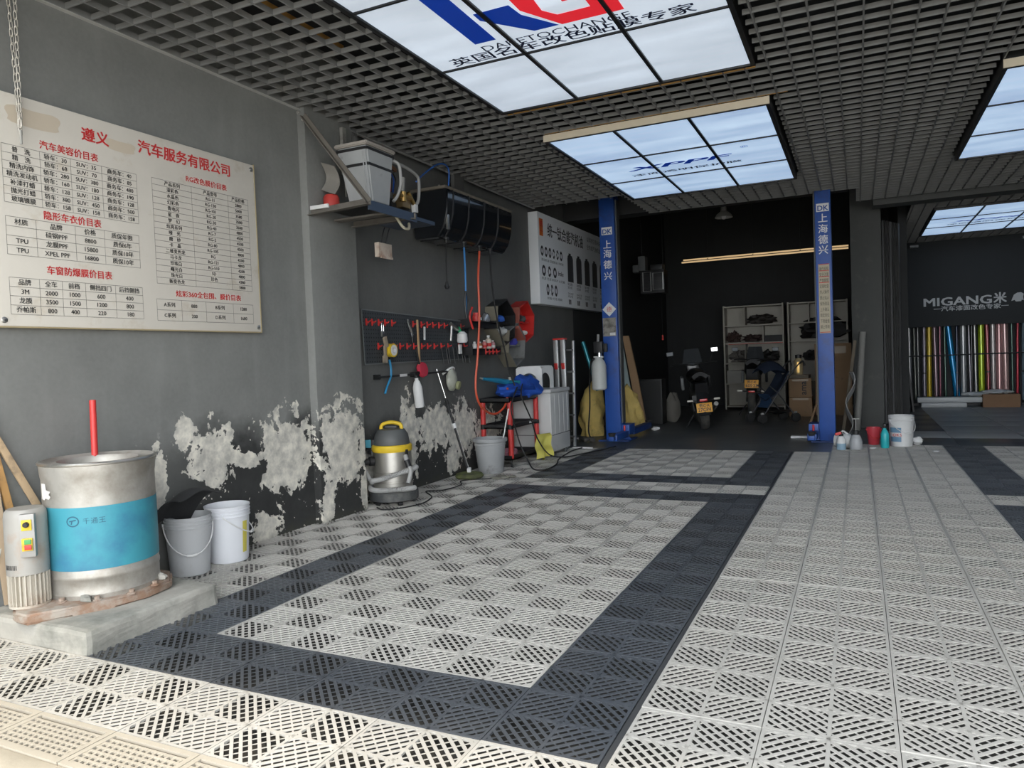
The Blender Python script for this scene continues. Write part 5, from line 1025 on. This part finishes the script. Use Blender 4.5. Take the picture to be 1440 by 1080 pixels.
def item(kind_, x, z, w, d, h, c, lab, cat, seed=0, amp=.4, box=False):
    y = 13.76; mm = mat('shelf_item_%d' % seed, c, .6)
    mb = MB()
    if box: mb.box(x-w/2, x+w/2, y-d/2, y+d/2, z, z+h, bev=.006)
    else: mb.ball((x, y, z+h/2), (w/2, d/2, h/2), 24, 14, amp*1.5, seed, 3.6, -h*.42)
    return tag(mb.obj(kind_, mm), lab, cat, 'things on the back shelves')
item('bag', -1.02, 1.733, .52, .24, .20, (.03, .025, .022), 'flat dark bag on the second shelf of the left shelving', 'bag', 31)
item('shoe_pile', -1.60, 1.373, .27, .22, .22, (.06, .035, .03), 'dark brown bundle at the left of the third shelf, left shelving', 'bundle', 32, .6)
item('red_tray', -1.22, 1.373, .34, .24, .16, (.05, .03, .028), 'dark bundle with red edge in the middle of the third shelf', 'bundle', 33, .6)
item('black_case', -.80, 1.373, .34, .24, .13, (.018, .018, .02), 'black case at the right of the third shelf, left shelving', 'case', 34, box=True)
item('clear_bag', -1.50, .963, .36, .26, .26, (.17, .16, .15), 'pale clear bag of parts on the fourth shelf, left shelving', 'bag', 35, .6)
item('fairing_part', -.98, .963, .55, .28, .22, (.02, .02, .02), 'long black fairing part on the fourth shelf, left shelving', 'part', 36, .5)
item('carton', -1.58, .543, .30, .24, .26, (.36, .35, .32), 'white carton on the fifth shelf at left, left shelving', 'carton', 37, box=True)
item('black_cloth', .16, 1.373, .85, .34, .42, (.012, .012, .013), 'heap of black cloth on the right shelving behind the blue post', 'cloth', 38, .5)
item('dark_ball', -.12, .963, .28, .26, .20, (.03, .03, .032), 'dark round bundle on the right shelving left of the post', 'bundle', 39, .3)
tag(MB().box(-1.68, -.62, 13.594, 13.604, 1.342, 1.352).obj('red_edge', M['redink']), 'thin red strip along the edge of the third shelf', 'strip')
# cartons
def carton(x0, x1, y0, y1, z0, h, label, rz=0, m=None):
    t = T('carton', label, 'carton', ((x0+x1)/2, (y0+y1)/2, z0), 'cartons before the back shelves'); cx, cy = (x0+x1)/2, (y0+y1)/2; Mx = Matrix.Translation((cx, cy, z0)) @ Matrix.Rotation(rz, 4, 'Z'); w, d = (x1-x0)/2, (y1-y0)/2
    MB(Mx).box(-w, w, -d, d, 0, h, bev=.005).obj('body', m or M['kraft'], t); MB(Mx).box(-w+.005, w-.005, -.02, .02, h, h+.002).obj('tape', mat('tan_tape', (.34, .26, .17), .35), t); MB(Mx).box(-w*.7, w*.7, -d-.002, -d, h*.86, h*.96).obj('tape_end', mat('tan_tape', (.34, .26, .17), .35), t)
    return t, Mx, w, d
t, Mx, w, d = carton(-.40, -.02, 11.95, 12.35, 0, .34, 'lowest brown carton before the right shelving')
t, Mx, w, d = carton(-.42, -.04, 11.98, 12.34, .345, .33, 'brown carton with black print, second in the stack', .1)
MB(Mx).text('ama', (.10, -d-.003, .04), ZP, (-1, 0, 0), .15, bold=.02).obj('print', M['ink'], t)['kind'] = 'stuff'
carton(-.44, -.06, 11.98, 12.34, .68, .06, 'flat dusty carton on top of the stack before the shelving', -.06, mat('dusty_kraft', (.20, .17, .13), .85))
carton(.02, .62, 12.2, 12.6, 0, 1.28, 'tall brown carton standing behind the right lift post', .05)
t = T('amber_bottle', 'amber bottle with black cap standing on the carton stack', 'bottle', (-.24, 12.12, .742)); MB().lathe((-.24, 12.12, .742), [(0, 0), (.07, 0), (.075, .01), (.075, .25), (.05, .285), (.05, .30), (0, .30)], 20).obj('body', mat('amber_body', (.52, .42, .24), .35), t); MB().lathe((-.24, 12.12, 1.04), [(.055, 0), (.055, .06), (0, .065)], 16).obj('cap', M['black'], t); MB().box(-.26, -.22, 12.040, 12.046, .78, .97).obj('label', M['brass'], t)
leanboard('carton_wedge', (.02, 10.6, .004), (.20, 10.6, .55), .25, .03, M['kraft'], 'brown carton flap leaning beside the right lift post', 'cardboard')
leanboard('carton_sheet', (.52, 9.25, .003), (.70, 9.25, 1.30), .30, .04, mat('dull_brown_sheet', (.13, .105, .075), .8), 'dull brown carton sheet leaning between right lift post and pillar', 'cardboard')
tag(MB().grid(lambda u, v: Vector((.60+.05*math.sin(v*9+u)+.05*v, 8.98+.06*u, .02+.85*v)), 4, 16, .012).obj('film_wrap', mat('silver_wrap', (.30, .30, .29), .5, .2)), 'narrow crumpled silver wrap standing right of the blue post', 'wrap')
tag(MB().tube([(.70, 9.6, .003), (.80, 9.6, 1.42)], .045, 14).obj('paper_roll', mat('grey_paper_roll', (.24, .235, .22), .7)), 'grey paper roll leaning on the pillar behind the carton sheet', 'roll')
tag(MB().box(-.12, .10, 8.55, 8.68, .001, .03, bev=.006).obj('white_block', M['white']), 'white block lying on the dark floor left of the right lift post', 'block')
# ------------------------------------------------------------------ lamp, glowing rail, heater
t = T('pendant_lamp', 'grey bell shaped pendant lamp hanging in the dark back bay', 'lamp', (-1.30, 11, 3.5)); sh = mat('lamp_grey', (.5, .5, .47), .5, .3)
MB().lathe((-1.30, 11, 3.50), [(.145, 0), (.15, .005), (.12, .06), (.055, .11), (.045, .20), (.03, .22), (0, .22)], 28).obj('shade', sh, t); MB().tube([(-1.30, 11, 3.72), (-1.30, 11, 4.6)], .006, 6).obj('cord', M['black'], t); MB().ball((-1.30, 11, 3.52), (.05, .05, .05), 12, 8).obj('bulb', M['white'], t)
t = T('glowing_rail', 'long pair of golden rails with added glow hanging across the dark back bay', 'light', (-1.05, 12, 2.93)); gl_ = emit('rail_glow', (.72, .50, .26), .75)  # added glow stands in for light falling on the wooden rails
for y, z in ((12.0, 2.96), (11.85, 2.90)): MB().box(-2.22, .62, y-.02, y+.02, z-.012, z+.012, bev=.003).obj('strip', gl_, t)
for x in (-1.75, -.95, -.15): MB().tube([(x, 11.93, 2.96), (x, 11.93, 4.6)], .006, 6).box(x-.01, x+.01, 11.86, 12.0, 2.925, 2.94).obj('hanger', M['bmetal'], t)
t = T('caged_heater', 'black caged machine hanging on the left of the dark back bay', 'heater', (-2.55, 11, 2.25)); ch = mat('worn_frame', (.45, .45, .44), .35, .5)
MB().box(-2.80, -2.36, 11.0, 11.3, 2.30, 2.72, bev=.02).obj('case', M['black'], t)
for x0, x1, z0, z1 in ((-2.74, -2.60, 2.34, 2.68), (-2.56, -2.38, 2.36, 2.66)): MB().tube([(x0, 10.985, z0), (x1, 10.985, z0), (x1, 10.985, z1), (x0, 10.985, z1)], .012, 6, closed=True).obj('frame', ch, t)
for k in range(6): MB().box(-2.79, -2.37, 10.99, 10.996, 2.34+.06*k, 2.352+.06*k).obj('grille_bar', M['bmetal'], t)
MB().box(-2.83, -2.70, 11.0, 11.2, 2.72, 2.98, bev=.01).box(-2.95, -2.83, 11.05, 11.2, 2.70, 2.84, bev=.02).obj('motor', M['dgrey'], t); MB().box(-2.62, -2.40, 11.05, 11.25, 2.72, 2.82, bev=.01).obj('head', M['bmetal'], t)
for x in (-2.78, -2.40): MB().tube([(x, 11.1, 2.72), (x, 11.1, 4.6)], .008, 6).obj('hanger', M['bmetal'], t)
MB().tube([(-2.42, 10.99, 2.30), (-2.41, 10.97, 1.55)], .005, 6).obj('pull_cord', M['bmetal'], t); MB().lathe((-2.41, 10.97, 1.45), [(0, 0), (.018, .01), (.018, .09), (0, .1)], 10).obj('pull_handle', M['red'], t)
# ------------------------------------------------------------------ folding gate by the pillar
t = T('folding_gate', 'folded dark metal concertina gate standing beside the grey pillar', 'gate', (1.24, 10.75, 0)); sm_ = mat('gate_steel', (.16, .16, .155), .35, .6, dirt=.2)
for k in range(15):
    x = 1.10+.016*k; y = 10.47+.035*k; MB().boxc((x, y, 1.56), (.004, .085, 3.08), (0, 0, .55 if k % 2 else -.75)).obj('slat', sm_, t)
for k in (0, 7, 14): MB().box(1.095+.016*k, 1.115+.016*k, 10.44+.035*k, 10.46+.035*k, .02, 3.10).obj('stile', M['bmetal'], t)
leanboard('black_sheet', (1.62, 13.2, -.009), (1.50, 13.2, 1.35), .5, .03, M['black'], 'black sheet leaning on the partition left of the film rolls')
# ------------------------------------------------------------------ right bay: fascia sign, film rolls, parcels
t = T('fascia_sign', 'black fascia board with white lettering over the coloured film rolls', 'sign', (4, 14.2, 1.53))
MB().box(1.50, 6.5, 14.18, 14.24, 1.53, 3.15, bev=.004).obj('board', mat('fascia_black', (.022, .024, .025), .7), t)
yf = 14.172; mb = MB(); mb.text('MIGANG', (1.88, yf, 1.925), (1, 0, 0), ZP, .215, bold=.03, fit=1.10); mb.text('米', (3.03, yf, 1.935), (1, 0, 0), ZP, .21, bold=.03); mb.text('®', (3.60, yf, 2.09), (1, 0, 0), ZP, .13)
mb.text('一汽车漆面改色专家一', (2.06, yf, 1.825), (1, 0, 0), ZP, .10, bold=.02, fit=1.20); mb.obj('lettering', mat('white_letter', (.58, .58, .57), .5), t)['kind'] = 'stuff'
P_ = [(3.31, 1.94), (3.36, 1.955), (3.38, 1.925), (3.46, 1.925), (3.47, 1.955), (3.50, 1.94), (3.49, 2.0), (3.50, 2.06), (3.46, 2.09), (3.40, 2.085), (3.35, 2.05), (3.33, 2.0)]
MB().prism(P_, .006, (0, yf-.004, 0), 'y').obj('emblem', mat('white_letter', (.58, .58, .57), .5), t)
for x in (1.75, 3.55): tag(MB().box(x-.07, x+.07, 14.05, 14.17, 3.06, 3.10, bev=.006).obj('track_spot', M['grey']), 'small grey spotlight %s on top of the black fascia' % ('at the left end' if x < 2 else 'at the right'), 'spotlight')
FR_ = [(25, 12, (.30, .22, .21), 'dull pink'), (75, 30, (.42, .42, .41), 'silver'), (120, 22, (.10, .11, .09), 'dark olive'), (152, 12, (.30, .30, .29), 'thin grey'), (205, 34, (.20, .18, .22), 'mauve grey'), (250, 40, (.62, .44, .03), 'golden yellow'), (300, 34, (.26, .17, .20), 'dusty mauve'), (345, 16, (.32, .10, .14), 'thin dark pink'), (385, 20, (.03, .09, .06), 'dark green'), (437, 48, (.01, .28, .60), 'bright blue'), (488, 20, (.02, .03, .07), 'navy'), (543, 46, (.42, .43, .43), 'wide silver grey'), (592, 14, (.38, .36, .40), 'thin lilac grey'), (615, 16, (.03, .03, .035), 'black'), (640, 16, (.62, .61, .58), 'thin white'), (693, 48, (.42, .56, .02), 'lime green'), (742, 30, (.32, .06, .07), 'dark red'), (790, 40, (.48, .44, .42), 'pale silver pink'), (838, 46, (.55, .30, .29), 'light pink'), (888, 52, (.50, .32, .30), 'dusty rose'), (942, 16, (.03, .10, .07), 'thin dark green'), (990, 20, (.68, .05, .08), 'bright red'), (1048, 54, (.22, .32, .38), 'blue grey'), (1100, 30, (.45, .04, .10), 'crimson'), (1150, 40, (.3, .3, .3), 'rightmost grey'), (1205, 40, (.05, .05, .06), 'rightmost black')]
for k, (a, w, c, nm) in enumerate(FR_):
    x = 1.63+(a/6.353-10)*.01245; r = max(.013, w/6.353*.01245/2*1.12); lx = .10 if nm == 'bright blue' else rnd.uniform(-.012, .012); d = .05*(k % 2)
    t = T('film_roll', '%s film roll standing upright under the black fascia' % nm, 'film roll', (x, 14.42, 0), 'film rolls under the fascia'); mf = mat('film_%d' % k, c, .18, .25, coat=.4, var=.05, bump=0)
    MB().tube([(x+lx, 14.42+d, .10), (x-lx*.6, 14.46+d*.4, 1.72)], r, 16).obj('film', mf, t); MB().tube([(x+lx, 14.42+d, .055), (x+lx, 14.42+d, .10)], r*.8, 12).obj('core_end', M['black'], t)
    if k % 3 == 1: MB().tube([(x+lx*.4, 14.43+d, .62), (x+lx*.35, 14.43+d, .645)], r*1.04, 16).obj('band', M['black'], t)
t = T('roll_rack', 'black rack with a thin crossbar holding the film rolls', 'rack', (3, 14.4, 0)); MB().tube([(1.6, 14.33, .97), (4.6, 14.33, .99)], .012, 8).obj('crossbar', M['black'], t); MB().box(1.55, 4.6, 14.36, 14.54, -.012, .05).obj('base', M['black'], t)
for x in (1.6, 3.46, 4.6): MB().cyl((x, 14.33, -.012), (x, 14.33, 1.52), .015, n=8).obj('upright', M['black'], t)
pwm = mat('white_wrap', (.52, .53, .53), .35, var=.1)
for k, (a, lab) in enumerate((((1.80, 2.55, 13.86, 14.02, .0, .085), 'lower white wrapped parcel on the floor under the film rolls'), ((1.74, 2.80, 13.90, 14.12, .087, .19), 'upper long white wrapped parcel under the film rolls'))):
    tag(MB().box(*a, bev=.02).obj('parcel', pwm), lab, 'parcel', 'white parcels under the rolls')
tag(MB().box(2.80, 3.38, 13.86, 14.14, 0, .235, bev=.006).obj('floor_carton', mat('orange_kraft', (.27, .155, .085), .8)), 'brown carton on the floor right of the white parcels', 'carton')
tag(MB().ball((2.70, 14.05, .235), (.22, .10, .045), 18, 8, .4, 3, 3, -.04).obj('plastic_bag', pwm), 'crumpled clear plastic lying across parcel and brown carton', 'plastic'); tag(MB().ball((3.05, 14.02, .275), (.26, .10, .04), 18, 8, .5, 6, 3, -.036).obj('plastic_bag', pwm), 'crumpled clear plastic lying on the brown carton', 'plastic')
# ------------------------------------------------------------------ bottles and buckets by the right post
t = bucket('bucket', (1.185, 7.90), .118, .138, .37, mat('white_pail', (.70, .70, .69), .45), 'white pail with a blue label standing before the folding gate', (-1.1, .15))
def onp2(a, z): r = (.118+(.136-.118)*z/.3)*1.008; return (1.185+r*math.cos(a), 7.90+r*math.sin(a), z)
for z0, z1, m_, nm_ in ((.06, .23, mat('blue_label', (.16, .30, .44), .5), 'blue_label'), (.12, .17, M['white'], 'white_band')):
    mb = MB(); e = 0 if nm_[0] == 'b' else .002
    for k in range(8): a0 = -2.75+.14*k; mb.geo([Vector(onp2(a0, z0))+Vector((0, -e, 0)), Vector(onp2(a0+.14, z0))+Vector((0, -e, 0)), Vector(onp2(a0+.14, z1))+Vector((0, -e, 0)), Vector(onp2(a0, z1))+Vector((0, -e, 0))], [(0, 1, 2, 3)])
    mb.obj(nm_, m_, t)
MB().text('OKS', (1.085, 7.765, .128), (1, -.05, 0), ZP, .05, bold=.01).obj('label_lettering', M['redink'], t)['kind'] = 'stuff'
bucket('bucket', (.885, 8.0), .060, .078, .215, mat('pinkish_red_pail', (.60, .055, .075), .45), 'small red pail between the teal bottle and the pillar', (-1.2, .10), ribs=False, hm=M['red'])
t = sprayer('pump_bottle', (1.0, 7.68, 0), (0, 0, 0), .28, 'teal pump spray bottle on the floor before the red and white pails', mat('teal_bottle', (.03, .46, .50), .35)); 
t = T('pump_sprayer', 'milky pump sprayer with black head, right of the white and blue bottle', 'sprayer', (.69, 7.5, 0)); MB().lathe((.69, 7.5, 0), [(0, 0), (.065, 0), (.07, .01), (.068, .10), (.05, .16), (.03, .18), (0, .18)], 22).obj('tank', mat('milky_grey', (.42, .43, .44), .3), t); MB().lathe((.69, 7.5, .175), [(.035, 0), (.04, .03), (.03, .05), (0, .05)], 14).obj('head', M['black'], t); MB().cyl((.69, 7.5, .22), (.69, 7.5, .36), .006, n=8).cyl((.65, 7.5, .36), (.73, 7.5, .36), .008, n=8).obj('pump_handle', M['galv'], t)
t = T('spray_bottle', 'white bottle of blue fluid with red and black head by the right post', 'bottle', (.53, 7.46, 0)); MB().lathe((.53, 7.46, 0), [(0, 0), (.05, 0), (.053, .006), (.052, .075), (0, .076)], 18).obj('fluid', mat('pale_blue_fluid', (.30, .44, .55), .3), t); MB().lathe((.53, 7.46, .076), [(.052, 0), (.048, .05), (.025, .085), (0, .085)], 18).obj('bottle', M['white'], t); MB().lathe((.53, 7.46, .16), [(.026, 0), (.026, .025), (.012, .03), (.012, .05), (0, .05)], 12).obj('black_cap', M['black'], t); MB().boxc((.50, 7.45, .19), (.07, .03, .035), (0, -.3, 0), .008).obj('trigger', M['red'], t)
t = T('white_jug', 'white jug lying behind the blue fluid bottle at the right lift post', 'jug', (.56, 7.66, 0)); MB().lathe((.56, 7.66, .085), [(0, -.11), (.075, -.10), (.085, -.06), (.085, .06), (.05, .11), (.025, .12), (.025, .15), (0, .15)], 18, axis=(.9, -.3, 0)).obj('body', M['white'], t); MB().tube(bez([(.52, 7.66, .165), (.55, 7.64, .20), (.60, 7.63, .165)]), .012, 8).obj('handle', M['white'], t)
for k, (x, y, m_, lab) in enumerate(((.87, 7.55, M['white'], 'small white scrap on the tiles below the red pail'), (1.50, 7.35, M['white'], 'small white scrap on the tiles right of the white pail'))): tag(MB().ball((x, y, .012), (.035, .025, .010), 8, 5, .5, k).obj('paper_scrap', m_), lab, 'scrap')
tag(MB().ball((1.36, 8.02, .05), (.06, .05, .05), 10, 7, .5, 3, 2, -.048).obj('crumpled_bag', M['white']), 'crumpled white bag on the floor right of the white pail', 'bag')
